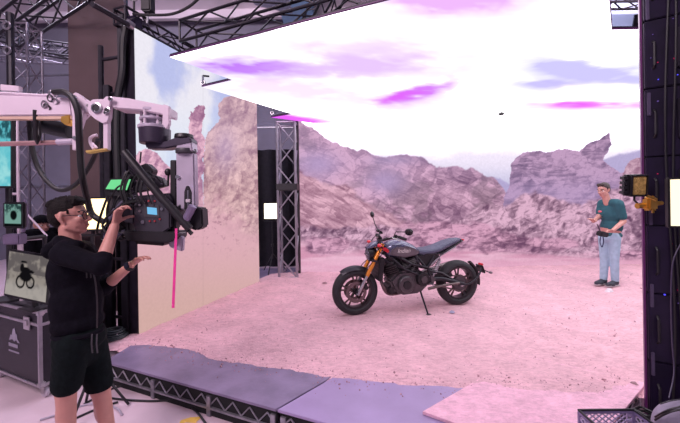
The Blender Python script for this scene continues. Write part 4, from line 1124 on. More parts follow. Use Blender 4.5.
for k in range(6):
    a = k * math.pi / 3 + 0.3; c_ = A(154, 128, 0); z1 = A(154, 110, 0).z
    MB().tube([(c_.x + 0.075 * math.cos(a), c_.y + 0.075 * math.sin(a), c_.z), (c_.x + 0.075 * math.cos(a), c_.y + 0.075 * math.sin(a), z1)], 0.009, 8).build('pillar', M_CRANE, pan)
plate([(163, 104), (169, 106), (169, 124), (166, 129), (162, 124)], 'end_cheek', M_CRANE, crn, -0.10, 0.03)
plate([(144, 141), (166, 141), (178, 136), (190, 137), (192, 143), (178, 146), (165, 148.5), (146, 148.5)], 'yoke_bar', mat('violet_black_motor', (0.045, 0.035, 0.06)), crn, -0.05, 0.10, 0.008)
zcyl(184, 134.5, 138.5, 0.058, 0.062, 'yoke_cap', M_BLACK, crn)
zcyl(186, 149, 153.5, 0.066, 0.066, 'yoke_disc', M_DARKG, crn)
plate([(176, 138), (191, 139), (192.5, 151), (176, 151)], 'yoke_block', M_CRANEG, crn, -0.045, 0.09, 0.006)
sd = plate([(175.5, 152), (194, 152), (195.5, 206), (193, 210), (176, 210)], 'tilt_arm', M_CRANEG, crn, -0.03, 0.06, 0.01)
plate([(184, 192), (186, 186), (189, 186), (191.5, 192), (191.5, 209), (184, 209)], 'arm_slot', M_BLACK, sd, -0.034, 0.006)
plate([(185.4, 199), (190, 199), (190, 202.5), (185.4, 202.5)], 'slot_clip', M_WHITEP, sd, -0.042, 0.01)
plate([(187, 190), (188.4, 190), (188.4, 207), (187, 207)], 'slot_slide', M_STEEL, sd, -0.040, 0.008)
MB().lathe([(0, 0), (0.014, 0), (0.014, 0.01), (0, 0.01)], A(178, 177, -0.032), (0, -1, 0), 14).build('bolt', M_STEEL, sd)
plate([(168.5, 233), (183, 237), (182, 252), (168.5, 247)], 'counter_plate', M_CRANEG, crn, -0.02, 0.04, 0.008)
plate([(170, 160), (175.8, 160), (175.8, 242), (170, 240)], 'arm_rear', M_BLACK, crn, -0.02, 0.05, 0.004)
MB().tube([A(124, 152, -0.10), A(160, 196, -0.11), A(190, 229, -0.10)], 0.026, 12).build('brace_tube', M_BLACK, crn)
tb = plate([(188, 206), (202, 208), (203, 227), (196, 231), (188, 228)], 'tilt_motor', M_BLACK, crn, -0.06, 0.10, 0.01)
MB().tube([A(184, 223, -0.09), A(193, 206, -0.1)], 0.026, 12).build('tilt_knob', mat('grey_violet_knob', (0.22, 0.18, 0.28), 0.35, 0.4), tb)
MB().tube([A(186, 228, -0.1), A(192, 234, -0.1)], 0.014, 8).build('lever', M_BLACK, tb)
# pedestal of the crane, out of frame to the left
MB().tube([A(-255, 90, 0.0), (A(-255, 90, 0).x, YC, 0.1)], 0.07, 16).build('pedestal', M_CRANEG, crn)
MB().box((A(-255, 90, 0).x, YC, 0.06), (0.9, 0.7, 0.12)).build('dolly', M_CRANEG, crn, bevel=0.02)
# big black cable from the beam end down to the camera
tag(MB().tube(spline([A(54, 92, -0.10), A(64, 92, -0.12), A(73, 99, -0.13), A(78, 112, -0.13), A(79, 130, -0.12), A(80, 150, -0.10), A(82, 175, -0.08), A(87, 198, 0.02), A(92, 214, 0.06), A(104, 222, 0.05)], 5), 0.020, 10).build('power_cable', M_CABLE, base=A(54, 92)), 'thick black cable from the crane arm down to the camera', 'cable')
tag(MB().tube(spline([A(29, 118, 0.12), A(31, 140, 0.13), A(36, 163, 0.13), A(47, 181, 0.12), A(60, 190, 0.12), A(74, 186, 0.12), A(86, 172, 0.12), A(95, 155, 0.1), A(98, 140, 0.0)], 5), 0.016, 10).build('slack_cable', M_CABLE, base=A(60, 190)), 'black cable hanging in a wide slack loop below the crane arm', 'cable')

# ================================================================== CINEMA CAMERA
cc = thing('cinema_camera', 'black cinema camera rig with green-lit monitor on the crane head', 'camera', tuple(A(150, 240)))
M_CAM = mat('camera_body', (0.045, 0.042, 0.055), 0.45, 0.1, 0.2)
body = plate([(134, 196), (168, 193), (170, 198), (170, 228), (163, 233), (136, 233), (133, 226)], 'body', M_CAM, cc, -0.06, 0.16, 0.008)
plate([(147, 207), (156.5, 208), (157, 215), (147.5, 214)], 'status_display', emis('camera_display', rgb(120, 190, 235), 0.9), body, -0.066, 0.006, 0)
for (x, y, r_) in ((140, 205, .008), (140, 211, .008), (143, 222, .012), (150, 221, .006), (155, 221, .006), (160, 219, .006), (162, 209, .01), (162, 200, .008), (149, 201, .006), (155, 201, .006)):
    MB().lathe([(0, 0), (r_, 0), (r_, 0.006), (0, 0.006)], A(x, y, -0.062), (0, -1, 0), 12).build('button', M_STEEL if r_ > .007 else mat('red_button', (0.4, 0.04, 0.05), 0.4), body)
plate([(143, 204), (159, 205), (160, 218), (143.5, 217)], 'side_panel', M_DARKG, body, -0.064, 0.006, 0.002)
plate([(120, 201), (134, 198), (134, 224), (122, 222)], 'battery', M_CAM, cc, -0.04, 0.12, 0.008)
MB().tube([A(168, 211, 0.02), A(176, 211.5, 0.02), A(180, 212, 0.02)], [0.055, 0.06, 0.06], 20).build('lens', M_BLACK, cc)
MB().tube([A(180, 212, 0.02), A(184, 212, 0.02)], [0.06, 0.075], 20).build('matte_box', M_BLACK, cc)
mon = plate([(103, 190.5), (110, 178.5), (133, 178), (128, 191.5)], 'monitor', M_BLACK, cc, -0.06, 0.03, 0.004)
plate([(105.5, 189), (111, 179.8), (130.5, 179.3), (126.5, 190)], 'monitor_screen', emis('green_display', rgb(118, 222, 150), 0.95, 12, 0.12), mon, -0.065, 0.004, 0)
plate([(104, 191.5), (128, 192.5), (130, 197), (106, 196)], 'monitor_hood', M_BLACK, mon, -0.05, 0.04, 0.003)
plate([(130, 184), (150, 174), (162, 178), (165, 186), (150, 190), (134, 193)], 'top_handle', M_CAM, cc, -0.02, 0.06, 0.008)
plate([(133, 168), (146, 163), (153, 170), (150, 178), (137, 180)], 'video_transmitter', M_BLACK, cc, 0.0, 0.07, 0.006)
MB().tube([A(140, 163, 0.03), A(141, 152, 0.03)], 0.006, 6).build('antenna', M_BLACK, cc)
MB().tube([A(168, 186, 0), A(168.5, 174, 0)], 0.008, 6).build('lens_motor_rod', M_BLACK, cc)
MB().ell(A(168, 172, 0), (0.022, 0.022, 0.026)).build('lens_motor', M_BLACK, cc)
plate([(122, 231), (176, 232), (176, 239), (168, 243), (126, 241)], 'base_plate', M_BLACK, cc, -0.07, 0.16, 0.006)
plate([(112, 212), (128, 214), (130, 234), (118, 238), (111, 230)], 'power_block', M_BLACK, cc, -0.02, 0.10, 0.008)
plate([(133, 238), (165, 240), (163, 246), (136, 244)], 'dovetail', M_BLACK, cc, -0.04, 0.10, 0.004)
for d_ in (-0.05, 0.06): MB().tube([A(112, 233, d_), A(186, 233, d_)], 0.009, 8).build('rod', M_DARKG, cc)
plate([(112, 192), (124, 195), (124, 206), (118, 212), (111, 206)], 'handgrip', M_CAM, cc, -0.02, 0.06, 0.012)
rr = random.Random(12)
for k in range(15):
    x0, y0 = rr.uniform(124, 150), rr.uniform(184, 206); x1, y1 = rr.uniform(110, 138), rr.uniform(212, 238)
    xm = max(min(x0, x1) - rr.uniform(2, 16), 107); ym = rr.uniform(204, 236); d_ = rr.uniform(-0.12, 0.02)
    if k < 6: xm = rr.uniform(96, 106); ym = rr.uniform(222, 240); x1 = rr.uniform(112, 130); y1 = rr.uniform(224, 236)
    MB().tube(spline([A(x0, y0, d_ + 0.04), A((x0 + xm) / 2, y0 + 5, d_), A(xm, ym, d_), A((x1 + xm) / 2, max(y1, ym) + 4, d_), A(x1, y1, d_ + 0.05)], 5), rr.choice((0.005, 0.006, 0.008)), 6).build('cable', M_CABLE if k % 4 else mat('grey_violet_cable', (0.10, 0.09, 0.14), 0.5), cc)
for k in range(14):
    x0 = rr.uniform(132, 164); MB().tube(spline([A(x0, 178 + rr.random() * 6, -0.05), A(x0 - 8, 170 + rr.random() * 8, -0.08), A(x0 - 14, 190, -0.09), A(x0 - 10, 204, -0.08)], 5), 0.005, 6).build('cable', M_CABLE, cc)
# pink ribbon hanging from the head
tag(MB().prism([(-0.009, 0), (0.009, 0), (0.008, 0.53), (-0.008, 0.53)], A(173, 308, -0.07), (1, 0, 0), (A(176, 233, -0.07) - A(173, 308, -0.07)).normalized(), (0, 0.003, 0)).build('ribbon', mat('pink_ribbon', (0.85, 0.05, 0.32), 0.6), base=A(173, 308, -0.07)), 'magenta ribbon hanging straight down from the crane head', 'ribbon')

# ================================================================== MOTORCYCLE  (local: x forward, y left, z up)
FC, RC = gnd(355.5, 315.5), gnd(457, 305)
fwd = (FC - RC); WB = fwd.length; yaw = math.atan2(fwd.y, fwd.x)
mid = (FC + RC) / 2
bz = STAGE + 0.014
bike = thing('motorcycle', 'black and blue-grey street motorcycle with gold forks parked on the dirt', 'motorcycle', (mid.x, mid.y, bz), local=True, rotz=yaw)
hb = WB / 2
M_TYRE = mat('tyre', (0.022, 0.022, 0.026), 0.7, 0, 0.2, 20, 0.15)
M_RIM = mat('black_rim', (0.03, 0.027, 0.03), 0.3, 0.5, 0.2)
M_SPOKE = mat('bronze_spoke', (0.16, 0.10, 0.10), 0.35, 0.6, 0.1)
M_ENG = mat('engine_grey', (0.085, 0.078, 0.085), 0.38, 0.6, 0.15)
M_ENGB = mat('engine_black', (0.018, 0.017, 0.02), 0.4, 0.3, 0.2)
M_FORK = mat('gold_fork', (0.80, 0.30, 0.05), 0.28, 0.6, 0.06)
M_TANK = mat('tank_blue_grey', (0.10, 0.105, 0.17), 0.25, 0.4, 0.06, coat=0.6)
M_TANKP = mat('tank_side_panel', (0.16, 0.135, 0.15), 0.35, 0.4, 0.06)
M_RED = mat('red_paint', (0.65, 0.02, 0.04), 0.3, 0, 0.05, coat=0.5)
M_SEAT = mat('seat_vinyl', (0.075, 0.08, 0.13), 0.55, 0, 0.1, 30, 0.15, 150)
M_FRAME = mat('frame_black', (0.025, 0.023, 0.03), 0.38, 0.4, 0.15)
M_EXH = mat('exhaust_metal', (0.16, 0.13, 0.13), 0.3, 0.9, 0.15)
def tire(R_, r_, w_):
    prof = []
    for k in range(15):
        a = math.pi * (k / 14) ; prof.append((R_ - r_ + r_ * math.sin(a), -w_ * math.cos(a)))
    return prof
def wheel(name, c, R_, wd, disc_sides, disc_r, steer=None):
    rim_r = R_ * 0.745
    prof = [(rim_r - 0.03, -wd * 0.36), (rim_r + 0.004, -wd * 0.40), (rim_r - 0.006, -wd * 0.30), (rim_r - 0.02, 0), (rim_r - 0.006, wd * 0.30), (rim_r + 0.004, wd * 0.40), (rim_r - 0.03, wd * 0.36), (rim_r - 0.036, 0), (rim_r - 0.03, -wd * 0.36)]
    def ring(pr, m=48):
        mb = MB(); vs_ = []; n = len(pr)
        for i in range(m):
            a = 2 * math.pi * i / m
            for r_, h_ in pr: vs_.append(Vector(c) + Vector((r_ * math.cos(a), h_, r_ * math.sin(a))))
        fs = [(i * n + k, ((i + 1) % m) * n + k, ((i + 1) % m) * n + k + 1, i * n + k + 1) for i in range(m) for k in range(n - 1)]
        return mb.add(vs_, fs)
    w_ = ring(prof).build(name, M_RIM, bike)
    tp = [(rim_r - 0.004, -wd * 0.40)]
    for k in range(13):
        a = math.pi * k / 12
        tp.append((rim_r + 0.012 + (R_ - rim_r - 0.012) * math.sin(a) ** 0.75, -wd * 0.5 * math.cos(a)))
    tp.append((rim_r - 0.004, wd * 0.40)); tp.append((rim_r - 0.004, -wd * 0.40))
    ring(tp, 64).build('tyre', M_TYRE, w_)
    MB().lathe([(0, -0.06), (0.032, -0.06), (0.038, -0.03), (0.045, 0), (0.038, 0.03), (0.032, 0.06), (0, 0.06)], c, (0, 1, 0), 20).build('hub', M_RIM, w_)
    for k in range(5):
        for s in (-0.16, 0.16):
            a0 = 2 * math.pi * k / 5 + 0.3; a1 = a0 + s
            MB().tube([Vector(c) + Vector((0.03 * math.cos(a0), 0.0, 0.03 * math.sin(a0))), Vector(c) + Vector((rim_r * 0.55 * math.cos(a0 + s * .8), 0.012, rim_r * 0.55 * math.sin(a0 + s * .8))), Vector(c) + Vector(((rim_r - 0.025) * math.cos(a1), 0.0, (rim_r - 0.025) * math.sin(a1)))], [0.018, 0.012, 0.014], 8).build('spoke', M_SPOKE, w_)
    for s in disc_sides:
        yo = s * 0.065
        mb = MB(); mb.lathe([(disc_r * 0.68, -0.002), (disc_r, -0.002), (disc_r, 0.002), (disc_r * 0.68, 0.002)], Vector(c) + Vector((0, yo, 0)), (0, 1, 0), 40)
        mb.f = mb.f[:-2]; n = 40
        mb.f += [(k, (k + 1) % n, 3 * n + (k + 1) % n, 3 * n + k) for k in range(n)]
        mb.build('brake_disc', M_EXH, w_)
        mb = MB()
        for k in range(5):
            a = 2 * math.pi * k / 5 + 0.6
            mb.tube([Vector(c) + Vector((0.03 * math.cos(a), yo * 0.85, 0.03 * math.sin(a))), Vector(c) + Vector((disc_r * 0.72 * math.cos(a), yo, disc_r * 0.72 * math.sin(a)))], 0.007, 6)
        mb.build('disc_carrier', M_RIM, w_)
    return w_
RF, RR = 0.315, 0.320
fcx, rcx = Vector((hb, 0, RF)), Vector((-hb, 0, RR))
wheel('front_wheel', fcx, RF, 0.125, (1, -1), 0.14)
wheel('rear_wheel', rcx, RR, 0.165, (1,), 0.125)
B = lambda *p: Vector(p)
# steering geometry: head at (hb-0.36, 0, .95)
axb, axt = B(hb - 0.02, 0, RF), B(hb - 0.352, 0, 0.915)
fd_ = (axt - axb).normalized()
for s in (1, -1):
    yo = B(0, s * 0.098, 0)
    fl = MB().tube([axb + yo + fd_ * 0.24, axt + yo + fd_ * 0.03], 0.0275, 14).build('fork_tube', M_FORK, bike)
    MB().tube([axb + yo * 0.98 - fd_ * 0.03, axb + yo + fd_ * 0.30], [0.026, 0.021], 12).build('fork_slider', M_STEEL, fl)
    MB().box(axb + yo, (0.07, 0.035, 0.07)).build('axle_clamp', M_FRAME, fl, bevel=0.01)
    MB().box(axb + B(-0.10, s * 0.085, 0.075), (0.055, 0.045, 0.10), Euler((0, 0.4, 0)).to_matrix()).build('brake_caliper', M_ENGB, bike, bevel=0.01)
    MB().tube(spline([axb + B(-0.10, s * 0.09, 0.12), axb + B(-0.10, s * 0.12, 0.30), axt + B(-0.02, s * 0.10, -0.10)], 5), 0.006, 6).build('brake_hose', M_CABLE, bike)
MB().box(axt - fd_ * 0.02, (0.07, 0.26, 0.045), Euler((0, -0.4, 0)).to_matrix()).build('upper_clamp', M_FRAME, bike, bevel=0.01)
MB().box(axt - fd_ * 0.22, (0.08, 0.26, 0.05), Euler((0, -0.4, 0)).to_matrix()).build('lower_clamp', M_FRAME, bike, bevel=0.01)
# front fender
rings = []
for k in range(15):
    a = R(52) + R(78) * k / 14
    rr_ = RF + 0.028; ring = []
    hw = 0.078 * (0.55 + 0.45 * math.sin(math.pi * min(1, 0.15 + k / 16)))
    for j in range(9):
        q = -1 + 2 * j / 8; ring.append(fcx + B((rr_ - 0.05 * q * q) * math.cos(a), hw * q, (rr_ - 0.05 * q * q) * math.sin(a)))
    for j in range(8, -1, -1):
        q = -1 + 2 * j / 8; ring.append(fcx + B((rr_ - 0.006 - 0.05 * q * q) * math.cos(a), hw * q * 0.96, (rr_ - 0.006 - 0.05 * q * q) * math.sin(a)))
    rings.append(ring)
MB().loft(rings).build('front_fender', M_FRAME, bike)
# headlight
hl = MB().lathe([(0, -0.10), (0.05, -0.095), (0.088, -0.05), (0.098, 0.0), (0.098, 0.03), (0.088, 0.036), (0, 0.03)], axt + B(0.135, 0, -0.115), (1, 0, -0.12), 28).build('headlight', M_ENGB, bike)
MB().lathe([(0, 0.03), (0.084, 0.034), (0.06, 0.05), (0, 0.056)], axt + B(0.137, 0, -0.115), (1, 0, -0.12), 28).build('headlight_lens', mat('lamp_glass', (0.10, 0.11, 0.14), 0.12, 0.3), hl)
MB().box(axt + B(0.188, 0, -0.12), (0.012, 0.15, 0.022), Euler((0, 0.12, 0)).to_matrix()).build('headlight_bar', M_STEEL, hl, bevel=0.004)
# flyscreen cowl over the headlight
def sec(x, w_, zb, zt, n=14, p=2.6):
    out = []
    for k in range(n):
        a = 2 * math.pi * k / n; c_, s_ = math.cos(a), math.sin(a)
        out.append(B(x, w_ * math.copysign(abs(c_) ** (2 / p), c_), (zb + zt) / 2 + (zt - zb) / 2 * math.copysign(abs(s_) ** (2 / p), s_)))
    return out
hx = axt.x
MB().loft([sec(hx + 0.19, 0.055, 0.872, 0.892), sec(hx + 0.15, 0.095, 0.875, 0.93), sec(hx + 0.08, 0.10, 0.89, 0.965), sec(hx + 0.0, 0.085, 0.91, 0.985), sec(hx - 0.03, 0.06, 0.93, 0.98)]).build('cowl', M_TANK, bike)
# instrument pod
MB().lathe([(0, 0), (0.05, 0), (0.055, 0.02), (0.05, 0.035), (0, 0.035)], axt + B(0.02, 0, 0.10), (-0.7, 0, 0.7), 24).build('instrument', M_ENGB, bike)
# handlebar
hbp = spline([axt + B(-0.20, 0.41, 0.115), axt + B(-0.14, 0.30, 0.14), axt + B(-0.02, 0.12, 0.075), axt + B(0.0, 0, 0.07), axt + B(-0.02, -0.12, 0.075), axt + B(-0.14, -0.30, 0.14), axt + B(-0.20, -0.41, 0.115)], 5)
hbar = MB().tube(hbp, 0.0125, 10).build('handlebar', M_FRAME, bike)
for s in (1, -1):
    g0, g1 = axt + B(-0.145, s * 0.31, 0.137), axt + B(-0.20, s * 0.42, 0.113)
    MB().tube([g0, g1], 0.018, 12).build('grip', M_RUBBER, hbar)
    MB().tube([axt + B(-0.09, s * 0.24, 0.13), axt + B(-0.07, s * 0.30, 0.125), axt + B(-0.12, s * 0.42, 0.10)], 0.007, 6).build('lever', M_STEEL, hbar)
    MB().box(axt + B(-0.125, s * 0.275, 0.14), (0.045, 0.05, 0.04)).build('switch_box', M_ENGB, hbar, bevel=0.008)
    if s > 0: mc = axt + B(-0.26, 0.38, 0.20); st = [axt + B(-0.11, s * 0.26, 0.145), axt + B(-0.12, 0.29, 0.20), mc]
    else: mc = axt + B(-0.03, -0.36, 0.40); st = [axt + B(-0.10, s * 0.26, 0.145), axt + B(-0.05, -0.30, 0.26), mc]
    MB().tube(st, 0.007, 6).build('mirror_stem', M_FRAME, hbar)
    mr_ = MB().ell(mc, (0.030, 0.075, 0.045), Euler((0.15 * s, 0.1, 0.25 * s)).to_matrix()).build('mirror', M_ENGB, bike)
MB().ell(axt + B(-0.06, -0.20, 0.175), (0.03, 0.03, 0.022)).build('brake_reservoir', M_ENGB, hbar)
# indicators, red-orange lenses
for s in (1, -1):
    ts = MB().tube([axt + B(0.06, s * 0.06, 0.0), axt + B(0.075, s * 0.19, 0.02)], 0.009, 8).build('indicator', M_FRAME, bike)
    MB().ell(axt + B(0.075, s * 0.215, 0.022), (0.03, 0.045, 0.024)).build('indicator_lens', M_RED, ts)
# tank: lofted, with side panels
tk = [(hx - 0.04, 0.06, 0.79, 0.89), (hx - 0.08, 0.125, 0.76, 0.94), (hx - 0.17, 0.150, 0.74, 0.975), (hx - 0.27, 0.158, 0.735, 0.985), (hx - 0.37, 0.145, 0.735, 0.955), (hx - 0.47, 0.115, 0.735, 0.905), (hx - 0.54, 0.085, 0.745, 0.855), (hx - 0.57, 0.06, 0.755, 0.82)]
tank = MB().loft([sec(*t_, n=22, p=2.8) for t_ in tk]).build('fuel_tank', M_TANK, bike, angle=60)
for s in (1, -1):
    poly = [(hx - 0.09, 0.80), (hx - 0.13, 0.875), (hx - 0.24, 0.915), (hx - 0.40, 0.885), (hx - 0.53, 0.82), (hx - 0.49, 0.775), (hx - 0.30, 0.75)]
    MB().prism(poly, (0, s * 0.122, 0), (1, 0, 0), (0, 0, 1), (0, s * 0.044, 0)).build('tank_panel', M_TANKP, tank, bevel=0.016)
    MB().prism([(hx - 0.075, 0.815), (hx - 0.09, 0.855), (hx - 0.03, 0.90), (hx + 0.02, 0.895), (hx - 0.01, 0.86)], (0, s * 0.105, 0), (1, 0, 0), (0, 0, 1), (0, s * 0.05, 0)).build('tank_tip', M_RED, tank, bevel=0.012)
MB().lathe([(0, 0), (0.03, 0), (0.03, 0.012), (0, 0.014)], (hx - 0.27, 0, 0.98), (0, 0, 1), 20).build('filler_cap', M_STEEL, tank)
# script lettering on the tank side
cu = bpy.data.curves.new('lettering', 'FONT'); cu.body = 'Indian'; cu.size = 0.078; cu.shear = 0.35; cu.extrude = 0.001
to = bpy.data.objects.new('tmp_text', cu); COL.objects.link(to)
dg = bpy.context.evaluated_depsgraph_get(); tme = bpy.data.meshes.new_from_object(to.evaluated_get(dg)); bpy.data.objects.remove(to, do_unlink=True)
lo = bpy.data.objects.new('lettering', tme); COL.objects.link(lo); lo.parent = tank; tme.materials.clear(); tme.materials.append(mat('cream_paint', (0.75, 0.70, 0.68), 0.4))
lo.location = (hx - 0.19, 0.1695, 0.82); lo.rotation_euler = (R(90), 0, R(180)); BASE[lo.name] = Vector((0, 0, 0))
# radiator
MB().prism([(hx + 0.05, 0.76), (hx - 0.03, 0.76), (hx + 0.01, 0.46), (hx + 0.08, 0.46)], (0, -0.15, 0), (1, 0, 0), (0, 0, 1), (0, 0.30, 0)).build('radiator', M_ENGB, bike, bevel=0.012)
rad = bpy.data.objects['radiator']
for k in range(6): MB().box((hx + 0.078 - 0.0045 * k, 0, 0.49 + 0.045 * k), (0.006, 0.27, 0.006)).build('fin', M_DARKG, rad)
# engine
eng = MB().prism([(0.28, 0.33), (0.33, 0.45), (0.20, 0.56), (-0.08, 0.58), (-0.24, 0.50), (-0.25, 0.36), (-0.12, 0.25), (0.16, 0.24)], (0, -0.15, 0), (1, 0, 0), (0, 0, 1), (0, 0.30, 0)).build('engine', M_ENG, bike, bevel=0.03)
for (x, z, r_, m_, w_) in ((0.10, 0.39, 0.115, M_ENG, 0.05), (-0.14, 0.45, 0.095, M_ENGB, 0.06), (0.10, 0.39, 0.06, M_ENGB, 0.065), (-0.14, 0.45, 0.05, M_ENG, 0.075)):
    MB().lathe([(0, 0), (r_, 0), (r_, w_ * 0.7), (r_ * 0.9, w_), (0, w_)], (x, 0.148, z), (0, 1, 0), 28).build('engine_cover', m_, eng)
for k in range(8):
    a = k * math.pi / 4; MB().lathe([(0, 0), (0.008, 0), (0.008, 0.008), (0, 0.008)], (0.10 + 0.098 * math.cos(a), 0.185, 0.39 + 0.098 * math.sin(a)), (0, 1, 0), 8).build('bolt', M_STEEL, eng)
def cyl_unit(b0, b1, r_):
    c_ = MB().tube([b0, b1], [r_, r_ * 0.95], 4).build('engine_cylinder', M_ENGB, bike, bevel=0.01)
    b0, b1 = Vector(b0), Vector(b1)
    for k in range(6):
        q0 = b0.lerp(b1, 0.15 + 0.12 * k); q1 = b0.lerp(b1, 0.18 + 0.12 * k)
        MB().tube([q0, q1], r_ * 1.15, 4).build('cooling_fin', M_ENG, c_)
    MB().tube([b0.lerp(b1, 0.88), b1], [r_ * 1.15, r_ * 1.0], 4).build('cylinder_head', M_ENG, c_, bevel=0.012)
cyl_unit((0.16, 0, 0.50), (0.29, 0, 0.70), 0.15)
cyl_unit((0.0, 0, 0.54), (-0.08, 0, 0.745), 0.15)
MB().prism([(0.30, 0.24), (0.36, 0.34), (0.28, 0.40), (0.18, 0.30)], (0, -0.12, 0), (1, 0, 0), (0, 0, 1), (0, 0.24, 0)).build('belly_pan', M_ENGB, bike, bevel=0.02)
# trellis frame
F_ = [((hx - 0.05, 0.05, 0.84), (0.02, 0.16, 0.66), (-0.22, 0.17, 0.60)), ((hx - 0.0, 0.05, 0.74), (0.12, 0.16, 0.60), (-0.20, 0.17, 0.46)),
      ((hx - 0.12, 0.12, 0.76), (0.12, 0.16, 0.60)), ((0.18, 0.14, 0.76), (0.02, 0.165, 0.66)), ((0.02, 0.165, 0.66), (0.12, 0.16, 0.60)), ((-0.05, 0.14, 0.76), (-0.10, 0.168, 0.63)),
      ((-0.22, 0.17, 0.60), (-0.30, 0.15, 0.70), (-0.36, 0.12, 0.80)), ((-0.22, 0.17, 0.62), (-0.26, 0.17, 0.38)), ((-0.20, 0.15, 0.60), (-0.05, 0.13, 0.78))]
for s in (1, -1):
    for pts in F_:
        MB().tube([B(p[0], p[1] * s, p[2]) for p in pts], 0.0165, 10).build('frame_tube', M_FRAME, bike)
# seat
st_ = [(-0.05, 0.06, 0.765, 0.835), (-0.10, 0.11, 0.745, 0.850), (-0.18, 0.145, 0.74, 0.845), (-0.32, 0.155, 0.755, 0.852), (-0.44, 0.15, 0.78, 0.88), (-0.56, 0.125, 0.82, 0.93), (-0.68, 0.10, 0.865, 0.96), (-0.78, 0.07, 0.905, 0.965), (-0.82, 0.05, 0.925, 0.955)]
MB().loft([sec(*t_, n=18, p=2.7) for t_ in st_]).build('seat', M_SEAT, bike, angle=70)
tl = [(-0.36, 0.12, 0.745, 0.785), (-0.50, 0.115, 0.765, 0.81), (-0.66, 0.095, 0.82, 0.86), (-0.80, 0.065, 0.885, 0.92), (-0.85, 0.05, 0.915, 0.94)]
MB().loft([sec(*t_, n=14) for t_ in tl]).build('tail_cowl', M_FRAME, bike)
MB().box((-0.855, 0, 0.932), (0.03, 0.10, 0.022)).build('tail_light', M_RED, bike, bevel=0.006)
for s in (1, -1):
    MB().tube([B(-0.26, s * 0.15, 0.62), B(-0.45, s * 0.13, 0.75), B(-0.70, s * 0.09, 0.85)], 0.013, 8).build('subframe_tube', M_ALU if s > 0 else M_FRAME, bike)
    MB().tube([B(-0.20, s * 0.14, 0.775), B(-0.45, s * 0.14, 0.77), B(-0.76, s * 0.07, 0.90)], 0.013, 8).build('seat_rail', M_FRAME, bike)
# side covers under the seat
for s in (1, -1):
    MB().prism([(-0.06, 0.77), (-0.16, 0.62), (-0.30, 0.60), (-0.42, 0.72), (-0.40, 0.78)], (0, s * 0.10, 0), (1, 0, 0), (0, 0, 1), (0, s * 0.045, 0)).build('side_cover', M_ENGB, bike, bevel=0.012)
# shock
MB().tube([(-0.33, 0.10, 0.46), (-0.44, 0.10, 0.70)], 0.018, 10).build('shock', M_STEEL, bike)
sh = bpy.data.objects['shock']
hel = [B(-0.33, 0.10, 0.46).lerp(B(-0.44, 0.10, 0.70), 0.15 + 0.7 * k / 60) + B(0.034 * math.cos(k * 0.7), 0.034 * math.sin(k * 0.7), 0) for k in range(61)]
MB().tube(hel, 0.006, 6).build('spring', mat('spring_pale', (0.6, 0.55, 0.6), 0.3, 0.6), sh)
# swingarm
for s in (1, -1):
    sa = MB().tube([B(-0.20, s * 0.12, 0.43), B(-0.45, s * 0.125, 0.42), B(-hb - 0.03, s * 0.12, RR)], [0.035, 0.034, 0.026], 12).build('swingarm', M_FRAME, bike)
    MB().tube([B(-0.24, s * 0.12, 0.55), B(-0.45, s * 0.125, 0.50), B(-hb + 0.05, s * 0.12, RR + 0.02)], 0.017, 10).build('swingarm_brace', M_FRAME, sa)
    MB().lathe([(0, 0), (0.03, 0), (0.03, 0.02), (0, 0.02)], (-hb, s * 0.125 - (0.01 if s > 0 else 0.0), RR), (0, s, 0), 14).build('axle_nut', M_STEEL, sa)
# drive chain and sprocket, left
spk = MB().lathe([(0.05, 0), (0.108, 0), (0.108, 0.008), (0.05, 0.008)], (-hb, 0.078, RR), (0, 1, 0), 32).build('sprocket', M_ENG, bike)
ch = []
for k in range(13): a = R(90) + R(180) * k / 12; ch.append(B(-hb + 0.11 * math.cos(a), 0.086, RR + 0.11 * math.sin(a)))
for k in range(7): a = R(-90) + R(180) * k / 6; ch.append(B(-0.20 + 0.045 * math.cos(a), 0.086, 0.43 + 0.045 * math.sin(a)))
MB().tube(ch, 0.010, 6, closed=True).build('chain', M_EXH, bike)
MB().prism([(-0.26, 0.50), (-0.26, 0.47), (-0.62, 0.43), (-0.64, 0.46)], (0, 0.095, 0), (1, 0, 0), (0, 0, 1), (0, 0.02, 0)).build('chain_guard', M_ENGB, bike, bevel=0.006)
# rear tyre hugger and number plate arm
rings = []
for k in range(13):
    a = R(108) + R(82) * k / 12; rr_ = RR + 0.055; ring = []
    hw = 0.05
    for j in range(7):
        q = -1 + 2 * j / 6; ring.append(rcx + B((rr_ - 0.02 * q * q) * math.cos(a), hw * q, (rr_ - 0.02 * q * q) * math.sin(a)))
    for j in range(6, -1, -1):
        q = -1 + 2 * j / 6; ring.append(rcx + B((rr_ - 0.012 - 0.02 * q * q) * math.cos(a), hw * q, (rr_ - 0.012 - 0.02 * q * q) * math.sin(a)))
    rings.append(ring)
rf = MB().loft(rings[3:]).build('rear_fender', M_ENGB, bike)
for s in (1, -1):
    MB().tube(spline([B(-hb + 0.06, s * 0.14, RR - 0.0), B(-hb - 0.12, s * 0.13, RR + 0.0), B(-hb - 0.28, s * 0.10, RR + 0.08), B(-hb - 0.385, s * 0.05, RR + 0.20)], 5), 0.013, 8).build('fender_arm', M_FRAME, rf)
MB().box((-hb - 0.40, 0, RR + 0.17), (0.02, 0.16, 0.12), Euler((0, 0.35, 0)).to_matrix()).build('plate_holder', M_ENGB, rf, bevel=0.006)
MB().box((-hb - 0.405, 0, RR + 0.235), (0.035, 0.09, 0.03)).build('brake_light', M_RED, rf, bevel=0.008)
for s in (1, -1):
    MB().tube([B(-hb - 0.40, s * 0.05, RR + 0.16), B(-hb - 0.42, s * 0.17, RR + 0.15)], 0.008, 6).build('indicator_stem', M_FRAME, rf)
    MB().ell(B(-hb - 0.42, s * 0.19, RR + 0.15), (0.025, 0.035, 0.018)).build('indicator_lens', mat('amber_dark', (0.12, 0.08, 0.10), 0.3), rf)
